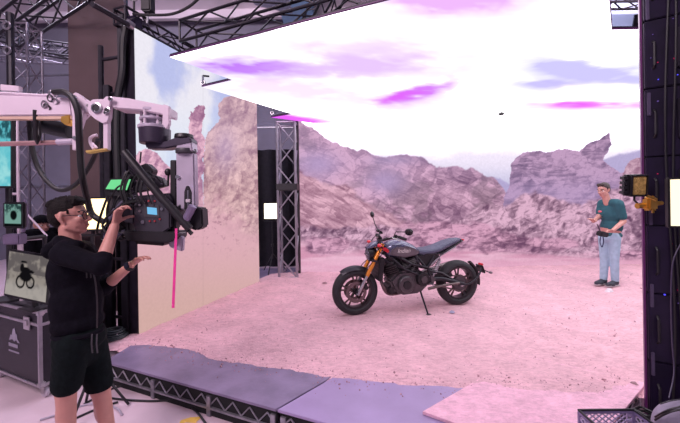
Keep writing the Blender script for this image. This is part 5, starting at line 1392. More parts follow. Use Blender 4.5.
# exhaust (right side silencers, header pipes)
MB().tube(spline([B(0.36, 0.05, 0.68), B(0.44, 0.07, 0.56), B(0.40, 0.10, 0.36), B(0.28, 0.02, 0.24), B(0.0, -0.10, 0.22), B(-0.25, -0.16, 0.27)], 5), 0.024, 10).build('header_pipe', M_EXH, bike)
MB().tube(spline([B(-0.06, -0.14, 0.66), B(-0.12, -0.19, 0.52), B(-0.2, -0.19, 0.34), B(-0.3, -0.18, 0.30)], 5), 0.022, 10).build('header_pipe', M_EXH, bike)
for z0, z1 in ((0.30, 0.40), (0.42, 0.54)):
    MB().tube([B(-0.26, -0.18, z0), B(-0.36, -0.20, z0 + 0.02), B(-hb - 0.03, -0.21, z1)], [0.028, 0.048, 0.046], 16).build('silencer', M_EXH, bike)
MB().tube(spline([B(-0.22, 0.17, 0.31), B(-0.36, 0.17, 0.33), B(-0.55, 0.165, 0.345), B(-0.70, 0.16, 0.35)], 4), 0.020, 10).build('tie_rod', M_EXH, bike)
# footpegs, kickstand
for s in (1, -1):
    MB().tube([B(-0.24, s * 0.16, 0.39), B(-0.245, s * 0.27, 0.385)], 0.013, 8).build('footpeg', M_ALU, bike)
    MB().prism([(-0.18, 0.36), (-0.30, 0.36), (-0.34, 0.44), (-0.24, 0.50)], (0, s * 0.155, 0), (1, 0, 0), (0, 0, 1), (0, s * 0.012, 0)).build('heel_plate', M_ENG, bike, bevel=0.004)
ks = MB().tube([B(-0.12, 0.13, 0.28), B(-0.15, 0.28, 0.005)], [0.013, 0.011], 8).build('kickstand', M_FRAME, bike)
MB().box((-0.155, 0.285, 0.006), (0.06, 0.04, 0.010)).build('kickstand_foot', M_FRAME, ks)
# airbox hoses and cables
for s, z in ((0.10, 0.02), (0.13, -0.03), (-0.11, 0.0)):
    MB().tube(spline([axt + B(-0.05, s * 1.8, 0.12), axt + B(0.06, s * 1.2, 0.05), axt + B(0.04, s, -0.08), B(hx - 0.10, s * 0.9, 0.80 + z)], 5), 0.006, 6).build('control_cable', M_CABLE, bike)

# ================================================================== PEOPLE
M_SKIN = mat('skin_warm', (0.55, 0.27, 0.22), 0.5, 0, 0.06, 14)
M_SKIN2 = mat('skin_pink', (0.60, 0.30, 0.25), 0.5, 0, 0.06, 14)
M_HAIR = mat('dark_hair', (0.009, 0.007, 0.007), 0.7, 0, 0.3, 60, 0.5, 120, spec=0.2)
M_HAIRG = mat('brown_grey_hair', (0.05, 0.034, 0.032), 0.6, 0, 0.3, 60, 0.5, 120)
M_EYE = mat('eye_white', (0.7, 0.66, 0.64), 0.3)
M_IRIS = mat('iris_dark', (0.02, 0.015, 0.012), 0.2)
def rotv(v, ax, a): return Matrix.Rotation(a, 3, ax) @ v
def hand(w_, f, p, t, curl=0.5, s=1.0, spread=0.10, thumb=(0.75, 0.6, 0.35), tcurl=0.4):
    """palm and five separate fingers; f = along the palm, p = the way the fingers curl, t = thumb side"""
    w_, f, p, t = Vector(w_), Vector(f).normalized(), Vector(p), Vector(t)
    t = (t - f * t.dot(f)).normalized(); p = (p - f * p.dot(f) - t * p.dot(t)).normalized()
    ax = f.cross(p).normalized()
    out = []
    offs = [0.030, 0.010, -0.010, -0.028]; lens = [0.072, 0.080, 0.075, 0.058]; kn = [0.088, 0.092, 0.088, 0.080]
    for o_, L_, k_ in zip(offs, lens, kn):
        K = w_ + f * k_ * s + t * o_ * s
        out.append(('c', w_ + t * o_ * 0.5 * s, K, 0.013 * s, 0.0115 * s))
        d = (f + t * (o_ / 0.03) * spread).normalized(); q = K; r_ = 0.0095 * s
        for j, fr_ in enumerate((0.45, 0.31, 0.24)):
            d = rotv(d, ax, curl * (0.8 if j == 0 else 1.0))
            q2 = q + d * L_ * fr_ * s; out.append(('c', q, q2, r_, r_ * 0.92)); q = q2; r_ *= 0.92
    T0_ = w_ + f * 0.022 * s + t * 0.022 * s
    d = (t * thumb[0] + f * thumb[1] + p * thumb[2]).normalized()
    T1_ = T0_ + d * 0.045 * s; d2 = rotv(d, ax, tcurl * 0.6); T2_ = T1_ + d2 * 0.032 * s; d3 = rotv(d2, ax, tcurl); T3_ = T2_ + d3 * 0.026 * s
    out += [('c', T0_, T1_, 0.015 * s, 0.012 * s), ('c', T1_, T2_, 0.0115 * s, 0.0105 * s), ('c', T2_, T3_, 0.0105 * s, 0.009 * s)]
    return out
def frame(fw, up=(0, 0, 1)):
    fw = Vector(fw).normalized(); up = Vector(up); sd = up.cross(fw).normalized(); up = fw.cross(sd)     # sd = the person's left
    return fw, sd, up, Matrix((fw, sd, up)).transposed()
def head_prims(c, fw, up=(0, 0, 1), s=1.0):
    fw, sd, up, M = frame(fw, up)
    P = lambda a, b, c_: Vector(c) + (fw * a + sd * b + up * c_) * s
    pr = [('e', P(-0.012, 0, 0.035), (0.098 * s, 0.076 * s, 0.085 * s), M), ('e', P(0.022, 0, -0.035), (0.068 * s, 0.060 * s, 0.078 * s), M),
          ('e', P(0.052, 0, -0.088), (0.030 * s, 0.030 * s, 0.022 * s), M), ('c', P(0.0, 0.045, -0.06), P(0.05, 0.02, -0.09), 0.022 * s, 0.018 * s), ('c', P(0.0, -0.045, -0.06), P(0.05, -0.02, -0.09), 0.022 * s, 0.018 * s),
          ('c', P(0.078, 0, 0.012), P(0.106, 0, -0.024), 0.011 * s, 0.013 * s), ('e', P(0.098, 0.010, -0.028), (0.010 * s, 0.009 * s, 0.008 * s), M), ('e', P(0.098, -0.010, -0.028), (0.010 * s, 0.009 * s, 0.008 * s), M),
          ('c', P(0.074, 0.036, 0.024), P(0.080, -0.036, 0.024), 0.012 * s, 0.012 * s),
          ('e', P(0.060, 0.034, -0.022), (0.026 * s, 0.022 * s, 0.020 * s), M), ('e', P(0.060, -0.034, -0.022), (0.026 * s, 0.022 * s, 0.020 * s), M),
          ('c', P(0.083, 0.018, -0.054), P(0.083, -0.018, -0.054), 0.008 * s, 0.008 * s), ('c', P(0.080, 0.016, -0.066), P(0.080, -0.016, -0.066), 0.008 * s, 0.008 * s)]
    for q in (1, -1):
        pr += [('c', P(-0.012, 0.074 * q, 0.022), P(-0.016, 0.078 * q, -0.004), 0.014 * s, 0.013 * s), ('c', P(-0.016, 0.078 * q, -0.004), P(-0.006, 0.074 * q, -0.028), 0.012 * s, 0.009 * s)]
    return pr, P, M
def face_bits(P, M, body, s=1.0, brow=M_HAIR):
    for q in (1, -1):
        e_ = MB().ell(P(0.069, 0.032 * q, 0.003), (0.013 * s, 0.015 * s, 0.010 * s), M, 12, 8).build('eye', M_EYE, body)
        MB().ell(P(0.0795, 0.031 * q, 0.003), (0.004 * s, 0.006 * s, 0.006 * s), M, 10, 6).build('iris', M_IRIS, e_)
        MB().tube([P(0.088, 0.016 * q, 0.028), P(0.086, 0.034 * q, 0.034), P(0.070, 0.052 * q, 0.028)], 0.005 * s, 6).build('eyebrow', brow, body)
    MB().tube([P(0.088, 0.022, -0.060), P(0.0925, 0, -0.060), P(0.088, -0.022, -0.060)], 0.0035 * s, 6).build('mouth_line', mat('lip', (0.35, 0.10, 0.10), 0.5), body)

# ---------------------------------------------------------------- the operator
YO = 2.05
def O(x, y, d=0.0): return at(x, y, YO + d)
base_o = O(84, 480); base_o = (base_o.x, YO, 0)
op = thing('person', 'person in black hoodie and shorts with glasses guiding the crane camera', 'person', base_o)
hc = O(70.5, 217.5)
hp, HP, HM = head_prims(hc, (0.95, 0.22, 0.10), (-0.08, 0, 1))
shR, shL = O(63, 254, -0.13), O(85, 251, 0.19)
elR, elL = O(101, 266, -0.17), O(104, 288, 0.17)
wrR, wrL = O(114.5, 226, -0.02), O(131, 265, 0.10)
pel = O(80, 338); hipR, hipL = O(72, 345, -0.07), O(91, 345, 0.09)
knR, knL = O(66, 392, -0.08), O(101, 392, 0.11)
anR, anL = O(69, 0, -0.05), O(113, 0, 0.13); anR.z = 0.085; anL.z = 0.085
anR.x = O(68, 460, -0.05).x; anL.x = O(112, 462, 0.13).x
chest = O(76, 270, 0.01); belly = O(78, 310, 0.01)
fwO = Vector((0.9, -0.43, 0)).normalized(); tm_ = Matrix((fwO, Vector((0.43, 0.9, 0)), Vector((0, 0, 1)))).transposed()
arms = [('c', shR, elR, 0.046, 0.042), ('c', elR, wrR, 0.044, 0.027), ('c', shL, elL, 0.050, 0.042), ('c', elL, wrL, 0.042, 0.026)]
handR = hand(wrR + (wrR - elR).normalized() * 0.01, O(119.5, 206, 0.0) - wrR, (1.0, 0.35, 0.0), (0.0, 1.0, 0.3), 0.75)
handL = hand(wrL + (wrL - elL).normalized() * 0.01, O(147, 253.5, 0.06) - wrL, (0.5, -0.2, -1), (-0.1, -1.0, 0.15), 0.38, thumb=(0.55, 0.9, 0.35))
feet = []
for an, d in ((anR, Vector((0.86, -0.5, 0))), (anL, Vector((0.95, -0.3, 0)))):
    feet += [('c', an + Vector((0, 0, -0.03)), an + d * 0.15 + Vector((0, 0, -0.055)), 0.04, 0.028)]
prims = hp + [('c', O(71.5, 250), O(69, 228), 0.060, 0.054), ('e', chest, (0.085, 0.12, 0.17), tm_), ('e', belly, (0.088, 0.12, 0.17), tm_), ('e', pel, (0.10, 0.13, 0.10), tm_),
         ('c', shR, shL, 0.05, 0.05)] + arms + handR + handL + [('c', hipR, knR, 0.085, 0.058), ('c', hipL, knL, 0.085, 0.058),
         ('c', knR, anR, 0.055, 0.036), ('c', knL, anL, 0.055, 0.036), ('e', knR.lerp(anR, 0.28) + Vector((-0.02, 0.012, 0)), (0.05, 0.048, 0.11)), ('e', knL.lerp(anL, 0.28) + Vector((-0.02, 0.012, 0)), (0.05, 0.048, 0.11))] + feet
ob = blob('body', prims, M_SKIN, op, 0.0065, 3)
face_bits(HP, HM, ob)
# hair: cap of short strands, swept up at the front
fwH, sdH, upH, _ = frame((0.95, 0.22, 0.10), (-0.08, 0, 1))
hh_ = [('e', HP(-0.022, 0, 0.058), (0.097, 0.081, 0.078), HM), ('e', HP(-0.062, 0, 0.015), (0.055, 0.072, 0.075), HM), ('c', HP(0.045, 0.03, 0.108), HP(0.045, -0.04, 0.108), 0.026, 0.026), ('c', HP(0.068, 0.025, 0.095), HP(0.066, -0.03, 0.095), 0.020, 0.020)]
rr = random.Random(5)
for k in range(46):
    a, b_ = rr.uniform(-0.09, 0.06), rr.uniform(-0.06, 0.06); zz = 0.135 - 3.2 * (a + 0.015) ** 2 - 4 * b_ * b_
    hh_.append(('c', HP(a, b_, zz - 0.02), HP(a + 0.012, b_ * 1.1, zz + 0.006), 0.012, 0.006))
blob('hair', hh_, M_HAIR, op, 0.0065, 1)
for q in (1, -1): MB().box(HP(0.022, 0.068 * q, 0.034), (0.014, 0.012, 0.03), HM).build('sideburn', M_HAIR, op, bevel=0.004)
# glasses
gl = MB()
for q in (1, -1):
    gl.torus(HP(0.097, 0.034 * q, 0.0), fwH, 0.024, 0.0024, 20, 6); gl.tube([HP(0.093, 0.058 * q, 0.006), HP(0.04, 0.077 * q, 0.010), HP(-0.02, 0.080 * q, 0.012)], 0.0024, 6)
gl.tube([HP(0.098, 0.011, 0.004), HP(0.10, 0, 0.006), HP(0.098, -0.011, 0.004)], 0.0022, 6)
gl.build('glasses', M_BLACK, op)
# hoodie
M_HOOD = mat('black_hoodie', (0.0055, 0.005, 0.009), 0.95, 0, 0.25, 25, 0.35, 26, spec=0.12)
slR, slL = elR.lerp(wrR, 0.18), elL.lerp(wrL, 0.20)
hd = [('e', O(75, 272, 0.01), (0.108, 0.150, 0.20), tm_), ('e', O(77, 304, 0.0), (0.114, 0.148, 0.20), tm_), ('e', O(78, 322, 0.0), (0.120, 0.148, 0.09), tm_), ('c', O(66, 251, -0.10), O(83, 250, 0.15), 0.070, 0.068),
      ('c', shR, elR, 0.068, 0.056), ('c', elR, slR, 0.058, 0.050), ('c', shL, elL, 0.068, 0.056), ('c', elL, slL, 0.056, 0.050),
      ('c', O(61, 242, -0.055), O(60, 241, 0.06), 0.044, 0.044), ('e', O(58, 250, 0.0), (0.050, 0.09, 0.065), tm_), ('c', O(79, 245, -0.06), O(83, 247, 0.08), 0.030, 0.030), ('c', O(62, 240, -0.05), O(76, 245, -0.085), 0.030, 0.028), ('c', O(64, 240, 0.08), O(80, 244, 0.09), 0.028, 0.026),
      ('c', O(56, 300, -0.03), O(58, 315, -0.02), 0.03, 0.028)]
hood = blob('hoodie', hd, M_HOOD, op, 0.010, 5)
MB().tube(spline([O(85, 256, -0.16), O(94, 275, -0.19), O(97, 300, -0.19), O(97, 328, -0.19)], 5), 0.004, 6).build('zip', M_BLACK, hood)
for q in (0, 1): MB().tube(spline([O(83 + 4 * q, 252, -0.14), O(86 + 4 * q, 264, -0.18), O(87 + 4 * q, 278, -0.19)], 5), 0.004, 6).build('drawstring', M_BLACK, hood)
mb = MB(); mb.torus(O(79, 331.5, 0.0), (0.02, 0, 1), 0.122, 0.016, 40, 8); mb.build('hem_band', M_HOOD, hood)
# shorts
M_SHORT = mat('dark_shorts', (0.0045, 0.008, 0.009), 0.9, 0, 0.25, 30, 0.25, 40, spec=0.12)
hemR, hemL = hipR.lerp(knR, 0.80), hipL.lerp(knL, 0.80)
sh_ = [('e', O(80, 338), (0.124, 0.150, 0.10), tm_), ('c', hipR, hemR, 0.094, 0.084), ('c', hipL, hemL, 0.094, 0.084), ('c', hipR.lerp(hemR, 0.2), hipL.lerp(hemL, 0.2), 0.09, 0.09)]
so_ = blob('shorts', sh_, M_SHORT, op, 0.010, 5)
# cut the rounded ends of the trouser legs flat
bm = bmesh.new(); bm.from_mesh(so_.data)
bmesh.ops.bisect_plane(bm, geom=bm.verts[:] + bm.edges[:] + bm.faces[:], plane_co=(0, 0, min(hemR.z, hemL.z) - base_o[2] - 0.035), plane_no=(0, 0, -1), clear_outer=True)
bm.to_mesh(so_.data); bm.free()
for x in (92, 97): MB().tube([O(x, 334, -0.19), O(x - 0.5, 344, -0.20), O(x + 0.5, 353, -0.20)], 0.004, 6).build('drawstring', M_DARKG, so_)
# shoes and socks
for an, d in ((anR, Vector((0.86, -0.5, 0))), (anL, Vector((0.95, -0.3, 0)))):
    sp = [('c', an + Vector((0, 0, -0.035)), an + d * 0.17 + Vector((0, 0, -0.048)), 0.047, 0.034), ('e', an + Vector((0, 0, -0.01)), (0.052, 0.05, 0.05)), ('e', an + d * 0.12 + Vector((0, 0, -0.05)), (0.06, 0.055, 0.035))]
    s_ = blob('shoe', sp, mat('dark_shoe', (0.03, 0.03, 0.035), 0.6), op, 0.008, 3)
    bm = bmesh.new(); bm.from_mesh(s_.data); bmesh.ops.bisect_plane(bm, geom=bm.verts[:] + bm.edges[:] + bm.faces[:], plane_co=(0, 0, 0.001), plane_no=(0, 0, -1), clear_outer=True); bm.to_mesh(s_.data); bm.free()
# wrist watch
wd_ = (wrL - elL).normalized()
wt = MB(); c_ = wrL - wd_ * 0.012
wt.lathe([(0.029, -0.012), (0.034, -0.012), (0.034, 0.012), (0.029, 0.012)], c_, wd_, 20); wo = wt.build('wristwatch', M_RUBBER, op)
MB().box(c_ + Vector((0, -0.034, 0.010)), (0.034, 0.012, 0.034)).build('watch_face', mat('watch_glass', (0.03, 0.03, 0.05), 0.1, 0.3), wo, bevel=0.004)

# ---------------------------------------------------------------- the person at right
YM = 5.42
def Q(x, y, d=0.0): return at(x, y, YM + d)
zf = dirt_z(Q(607, 283).x, YM)
bm_ = (Q(607, 283).x, YM, zf)
mn = thing('person', 'person in teal t-shirt and pale blue jeans standing by the screen', 'person', bm_)
fwM = Vector((-0.90, -0.42, 0)).normalized(); sdM = Vector((0, 0, 1)).cross(fwM); tmM = Matrix((fwM, sdM, Vector((0, 0, 1)))).transposed()
hc = Q(603.5, 190.3); hp, HP, HM = head_prims(hc, (-0.92, -0.30, -0.22), (-0.12, -0.03, 1), 0.97)
sL, sR = Q(618.5, 204, -0.15), Q(602.5, 203.5, 0.12)      # near arm is the person's left
eL, eR = Q(623.5, 221.5, -0.16), Q(599.5, 216, 0.10)
wL, wR = Q(612, 231, -0.27), Q(593.5, 221.5, -0.06)
hipN, hipF = Q(614.5, 237, -0.07), Q(604.5, 237, 0.07)
knN, knF = Q(614.5, 259, -0.07), Q(604.5, 259, 0.05)
anN, anF = Q(615.0, 277, -0.06), Q(603.5, 277, 0.05)
anN.z = anF.z = zf + 0.085
fd1 = Vector((-0.93, -0.35, 0)).normalized()
hl_ = hand(wL, Q(603, 232, -0.27) - wL, (-0.2, 0.3, -1), (0.1, -0.5, 0.5), 0.7, 0.97)
hr_ = hand(wR, Q(589, 217, -0.12) - wR, (0.2, -0.2, -1), (0.1, -1, 0.2), 0.35, 0.97, thumb=(0.7, 0.7, 0.2))
feet = []
for an in (anN, anF): feet += [('c', an + Vector((0, 0, -0.03)), an + fd1 * 0.15 + Vector((0, 0, -0.055)), 0.04, 0.028)]
pr = hp + [('c', Q(607.5, 203), Q(605, 194.5), 0.057, 0.053), ('e', Q(611, 213), (0.11, 0.165, 0.20), tmM), ('e', Q(611, 228), (0.11, 0.15, 0.17), tmM), ('e', Q(610, 237), (0.095, 0.13, 0.09), tmM), ('c', sL, sR, 0.06, 0.06),
     ('c', sL, eL, 0.05, 0.042), ('c', eL, wL, 0.042, 0.027), ('c', sR, eR, 0.05, 0.042), ('c', eR, wR, 0.042, 0.027)] + hl_ + hr_ + \
     [('c', hipN, knN, 0.076, 0.052), ('c', knN, anN, 0.050, 0.036), ('c', hipF, knF, 0.076, 0.052), ('c', knF, anF, 0.050, 0.036)] + feet
mbod = blob('body', pr, M_SKIN2, mn, 0.0085, 3)
face_bits(HP, HM, mbod, 0.97, M_HAIRG)
hh_ = [('e', HP(-0.026, 0, 0.056), (0.095, 0.081, 0.080), HM), ('e', HP(-0.058, 0, 0.010), (0.052, 0.073, 0.075), HM), ('c', HP(0.045, 0.03, 0.108), HP(0.045, -0.035, 0.108), 0.028, 0.028), ('c', HP(0.0, 0.073, 0.05), HP(0.0, 0.070, 0.01), 0.016, 0.01), ('c', HP(0.0, -0.073, 0.05), HP(0.0, -0.070, 0.01), 0.016, 0.01)]
blob('hair', hh_, M_HAIRG, mn, 0.009, 2)
M_TEE = mat('teal_tshirt', (0.022, 0.10, 0.125), 0.85, 0, 0.12, 18, 0.25, 22)
slL_, slR_ = sL.lerp(eL, 0.72), sR.lerp(eR, 0.70)
ts_ = [('e', Q(611, 213), (0.125, 0.18, 0.19), tmM), ('e', Q(611.5, 226), (0.122, 0.162, 0.17), tmM), ('e', Q(611, 235), (0.124, 0.160, 0.07), tmM), ('c', Q(616.5, 203, -0.12), Q(604, 203, 0.10), 0.072, 0.070), ('c', sL, slL_, 0.075, 0.068), ('c', sR, slR_, 0.075, 0.066)]
tee = blob('t_shirt', ts_, M_TEE, mn, 0.010, 5)
# small coral print on the chest
cp = Q(598.2, 211, -0.19)
MB().ell(Q(600, 211.5, -0.12), (0.014, 0.03, 0.016), tmM, 12, 8).build('chest_print', mat('coral_print', (0.7, 0.12, 0.16), 0.7), tee)
M_JEAN = mat('pale_jeans', (0.36, 0.50, 0.62), 0.85, 0, 0.12, 14, 0.2, 30)
je = [('e', Q(610, 238), (0.115, 0.155, 0.10), tmM), ('c', hipN, knN, 0.090, 0.066), ('c', knN, anN + Vector((0, 0, 0.01)), 0.064, 0.055), ('c', hipF, knF, 0.090, 0.066), ('c', knF, anF + Vector((0, 0, 0.01)), 0.064, 0.055)]
jo = blob('jeans', je, M_JEAN, mn, 0.010, 4)
for an in (anN, anF):
    sp = [('c', an + Vector((0, 0, -0.035)), an + fd1 * 0.18 + Vector((0, 0, -0.048)), 0.05, 0.036), ('e', an + Vector((0, 0, -0.02)), (0.055, 0.055, 0.05)), ('e', an + fd1 * 0.12 + Vector((0, 0, -0.05)), (0.07, 0.058, 0.036))]
    s_ = blob('shoe', sp, mat('navy_shoe', (0.03, 0.035, 0.05), 0.6), mn, 0.009, 3)
    MB().prism([(-0.055, -0.05), (0.19, -0.045), (0.215, 0.0), (0.19, 0.045), (-0.055, 0.05)], (an.x, an.y, zf + 0.002), fd1, Vector((-fd1.y, fd1.x, 0)), (0, 0, 0.022)).build('sole', mat('pale_sole', (0.5, 0.45, 0.47), 0.7), s_, bevel=0.006)
# device held at the waist, with a strap hanging from it
dv_ = thing('hand_controller', 'small black hand controller with strap held by the person in teal', 'controller', tuple(Q(601.5, 236, -0.28)))
MB().box(Q(602.5, 234, -0.30), (0.15, 0.10, 0.075), Euler((0.2, 0.15, 0.2)).to_matrix()).build('housing', M_BLACK, dv_, bevel=0.012)
MB().tube([Q(600, 231, -0.33), Q(597, 224, -0.34)], 0.006, 6).build('antenna', M_BLACK, dv_)
MB().tube(spline([Q(601, 236, -0.34), Q(600, 242, -0.34), Q(602, 247, -0.33), Q(603.5, 242, -0.33), Q(603, 237, -0.33)], 5), 0.008, 6).build('strap', mat('navy_strap', (0.03, 0.04, 0.10), 0.7), dv_)

# ---------------------------------------------------------------- a crew member in the dark behind
YB = 4.15
def K(x, y, d=0.0): return at(x, y, YB + d)
bk = thing('person', 'dim capped crew member in dark clothes far behind the operator', 'person', (K(42, 240).x, YB, 0))
hp, HP, HM = head_prims(K(42, 225), (0.9, -0.4, -0.05))
xk = K(42, 240).x
pr = hp + [('c', (xk, YB, 1.46), K(42, 230), 0.055, 0.05), ('e', (xk, YB, 1.22), (0.14, 0.18, 0.24)), ('e', (xk, YB, 0.95), (0.14, 0.17, 0.2))]
for s in (1, -1):
    pr += [('c', (xk, YB + s * 0.17, 1.40), (xk + 0.04, YB + s * 0.21, 1.12), 0.05, 0.042), ('c', (xk + 0.04, YB + s * 0.21, 1.12), (xk + 0.2, YB + s * 0.16, 0.98), 0.042, 0.03)]
    pr += hand((xk + 0.2, YB + s * 0.16, 0.98), (1, 0, -0.2), (0, 0, -1), (0, -s, 0.2), 0.5)
    pr += [('c', (xk, YB + s * 0.09, 0.88), (xk, YB + s * 0.10, 0.48), 0.085, 0.06), ('c', (xk, YB + s * 0.10, 0.48), (xk - 0.02, YB + s * 0.10, 0.08), 0.056, 0.04), ('c', (xk - 0.02, YB + s * 0.1, 0.055), (xk + 0.14, YB + s * 0.11, 0.035), 0.045, 0.033)]
bb = blob('body', pr, M_SKIN, bk, 0.011, 3); face_bits(HP, HM, bb)
M_DKC = mat('dark_clothes', (0.006, 0.006, 0.009), 0.9, 0, 0.2, spec=0.1)
pr = [('e', (xk, YB, 1.22), (0.155, 0.20, 0.25)), ('e', (xk, YB, 0.98), (0.155, 0.19, 0.2)), ('c', (xk, YB - 0.14, 1.40), (xk, YB + 0.14, 1.40), 0.07, 0.07)]
for s in (1, -1): pr += [('c', (xk, YB + s * 0.17, 1.40), (xk + 0.04, YB + s * 0.21, 1.12), 0.068, 0.06), ('c', (xk + 0.04, YB + s * 0.21, 1.12), (xk + 0.17, YB + s * 0.165, 1.0), 0.058, 0.046)]
blob('jacket', pr, M_DKC, bk, 0.013, 4)
pr = [('e', (xk, YB, 0.9), (0.15, 0.185, 0.13))]
for s in (1, -1): pr += [('c', (xk, YB + s * 0.09, 0.88), (xk, YB + s * 0.10, 0.48), 0.10, 0.078), ('c', (xk, YB + s * 0.10, 0.48), (xk - 0.02, YB + s * 0.10, 0.10), 0.075, 0.062)]
blob('trousers', pr, M_DKC, bk, 0.013, 3)
pr = [('e', HP(-0.01, 0, 0.06), (0.105, 0.085, 0.075), HM), ('c', HP(0.08, 0.03, 0.055), HP(0.15, 0.015, 0.045), 0.012, 0.008), ('c', HP(0.08, -0.03, 0.055), HP(0.15, -0.015, 0.045), 0.012, 0.008)]
blob('cap', pr, M_DKC, bk, 0.010, 2)

# ================================================================== SMALL THINGS
# open lattice crate on a low wooden box in front of the stage, bottom right
cz = 0.45
k0 = gnd(577, 408.5, cz); k1 = gnd(633.5, 408, cz)
eu = (k1 - k0); Wd = eu.length; eu.normalize(); ev = Vector((eu.y, -eu.x, 0)); Dp = 0.32
def KP(a, b, z): return k0 + eu * a + ev * b + Vector((0, 0, z - cz))
ab = thing('apple_box', 'low wooden box under the lattice crate at bottom right', 'box', tuple(KP(Wd / 2, Dp / 2, 0)))
M_PLYB = mat('box_plywood', (0.35, 0.24, 0.18), 0.6, 0, 0.15, 8, stretch=(1, 6, 1))
for (a0, a1, b0, b1, z0, z1, nm) in ((0, Wd, 0, Dp, 0.10, 0.118, 'top_board'), (0, Wd, 0, 0.018, 0, 0.10, 'side_board'), (0, Wd, Dp - 0.018, Dp, 0, 0.10, 'side_board'), (0, 0.018, 0.018, Dp - 0.018, 0, 0.10, 'end_board'), (Wd - 0.018, Wd, 0.018, Dp - 0.018, 0, 0.10, 'end_board')):
    MB().prism([(a0, b0), (a1, b0), (a1, b1), (a0, b1)], KP(0, 0, z0), eu, ev, (0, 0, z1 - z0)).build(nm, M_PLYB, ab, bevel=0.002)
cr_ = thing('plastic_crate', 'open dark plastic crate with lattice walls in front of the stage', 'crate', tuple(KP(Wd / 2, Dp / 2, 0.119)))
M_CRATE = mat('crate_plastic', (0.20, 0.16, 0.30), 0.35, 0, 0.1)
M_LATT = mat('crate_lattice', (0.34, 0.28, 0.44), 0.35)
def kbox(a0, a1, b0, b1, z0, z1, nm, m=None, bev=0.003):
    return MB().prism([(a0, b0), (a1, b0), (a1, b1), (a0, b1)], KP(0, 0, z0), eu, ev, (0, 0, z1 - z0)).build(nm, m or M_CRATE, cr_, bevel=bev)
kbox(0.002, Wd - 0.002, 0.002, Dp - 0.002, 0.119, 0.127, 'bottom', M_BLACK)
for a0, a1, b0, b1 in ((0, Wd, 0, 0.012), (0, Wd, Dp - 0.012, Dp), (0, 0.012, 0.012, Dp - 0.012), (Wd - 0.012, Wd, 0.012, Dp - 0.012)):
    kbox(a0, a1, b0, b1, cz - 0.012, cz, 'rim_bar', M_BLACK); kbox(a0, a1, b0, b1, cz - 0.028, cz - 0.013, 'rim_bar'); kbox(a0, a1, b0, b1, 0.128, 0.15, 'base_bar')
for a in (0.0, Wd - 0.018):
    for b in (0.0, Dp - 0.018): kbox(a, a + 0.018, b, b + 0.018, 0.128, cz - 0.013, 'corner_post')
for a in (0.042, Wd - 0.050): kbox(a, a + 0.008, 0.002, 0.010, 0.15, cz - 0.02, 'wall_rib', M_LATT, 0)
for (a0, a1) in ((0.018, 0.042), (Wd - 0.042, Wd - 0.018)):
    for k in range(8): kbox(a0, a1, 0.002, 0.010, 0.165 + k * 0.034, 0.182 + k * 0.034, 'wall_slat', M_LATT, 0)
zl, zh = 0.15, cz - 0.028
def lattice(P, L, step, slope):
    H = zh - zl
    for s in (1, -1):
        k = -int(H / slope / step) - 1
        while k * step < L + H / slope:
            x_at = lambda z: k * step + s * (z - zl) / slope + (0 if s > 0 else 0)
            zs = [z for z in np.linspace(zl, zh, 60) if 0 <= x_at(z) <= L]
            if len(zs) > 3: MB().tube([P(x_at(zs[0]), zs[0]), P(x_at(zs[-1]), zs[-1])], 0.0042, 6).build('lattice_bar', M_LATT, cr_)
            k += 1
lattice(lambda x, z: KP(0.05 + x, 0.006, z), Wd - 0.10, 0.040, 0.8)
lattice(lambda x, z: KP(0.018 + x, Dp - 0.006, z), Wd - 0.036, 0.045, 0.8)
for aa in (0.006, Wd - 0.006): lattice(lambda x, z: KP(aa, 0.018 + x, z), Dp - 0.036, 0.045, 0.8)

# grey padded bag and a black cable bundle at the lower right corner
bg = thing('padded_bag', 'grey padded bag with dark straps in the lower right corner', 'bag', (at(684, 430, 2.0).x, 2.0, 0))
bc = at(686, 424, 2.0)
rows = []
prs = [('e', (bc.x, bc.y, bc.z), (0.20, 0.11, 0.14)), ('e', (bc.x + 0.12, bc.y - 0.06, bc.z + 0.01), (0.18, 0.11, 0.15)), ('e', (bc.x + 0.08, bc.y - 0.05, 0.15), (0.22, 0.13, 0.16))]
bo = blob('shell', prs, mat('bag_fabric', (0.27, 0.24, 0.32), 0.75, 0, 0.1, 20, 0.2, 50), bg, 0.012, 6)
bm = bmesh.new(); bm.from_mesh(bo.data); bmesh.ops.bisect_plane(bm, geom=bm.verts[:] + bm.edges[:] + bm.faces[:], plane_co=(0, 0, 0.002), plane_no=(0, 0, -1), clear_outer=True); bm.to_mesh(bo.data); bm.free()
for zz, w_ in ((0.035, 0.006), (0.085, 0.005)):
    MB().tube(spline([at(655, 422 - zz * 60, 1.97), at(663, 417 - zz * 55, 1.90), at(672, 413 - zz * 50, 1.87), at(684, 411 - zz * 60, 1.85)], 5), w_, 8).build('strap', M_BLACK, bg)
MB().tube(spline([at(660, 404, 1.95), at(670, 401, 1.93), at(682, 399, 1.92)], 5), 0.004, 6).build('zip', M_DARKG, bg)
cb = thing('cable_coil', 'tangled black cable coil on the floor beside the grey bag', 'cable', (at(646, 420, 2.2).x, 2.2, 0))
rr = random.Random(8)
c_ = at(646, 421, 2.2)
for k in range(12):
    pts = []
    for j in range(10):
        a = j * 0.7 + k; pts.append(Vector((c_.x + 0.06 * math.cos(a) * rr.uniform(0.6, 1.1), c_.y + 0.06 * math.sin(a) * rr.uniform(.6, 1.1), 0.03 + (c_.z + 0.04) * (k + j / 10) / 12)))
    MB().tube(spline(pts, 3), 0.009, 6).build('loop', M_CABLE, cb)
MB().tube([(c_.x, c_.y, 0), (c_.x, c_.y, c_.z)], 0.02, 8).build('core', M_BLACK, cb)

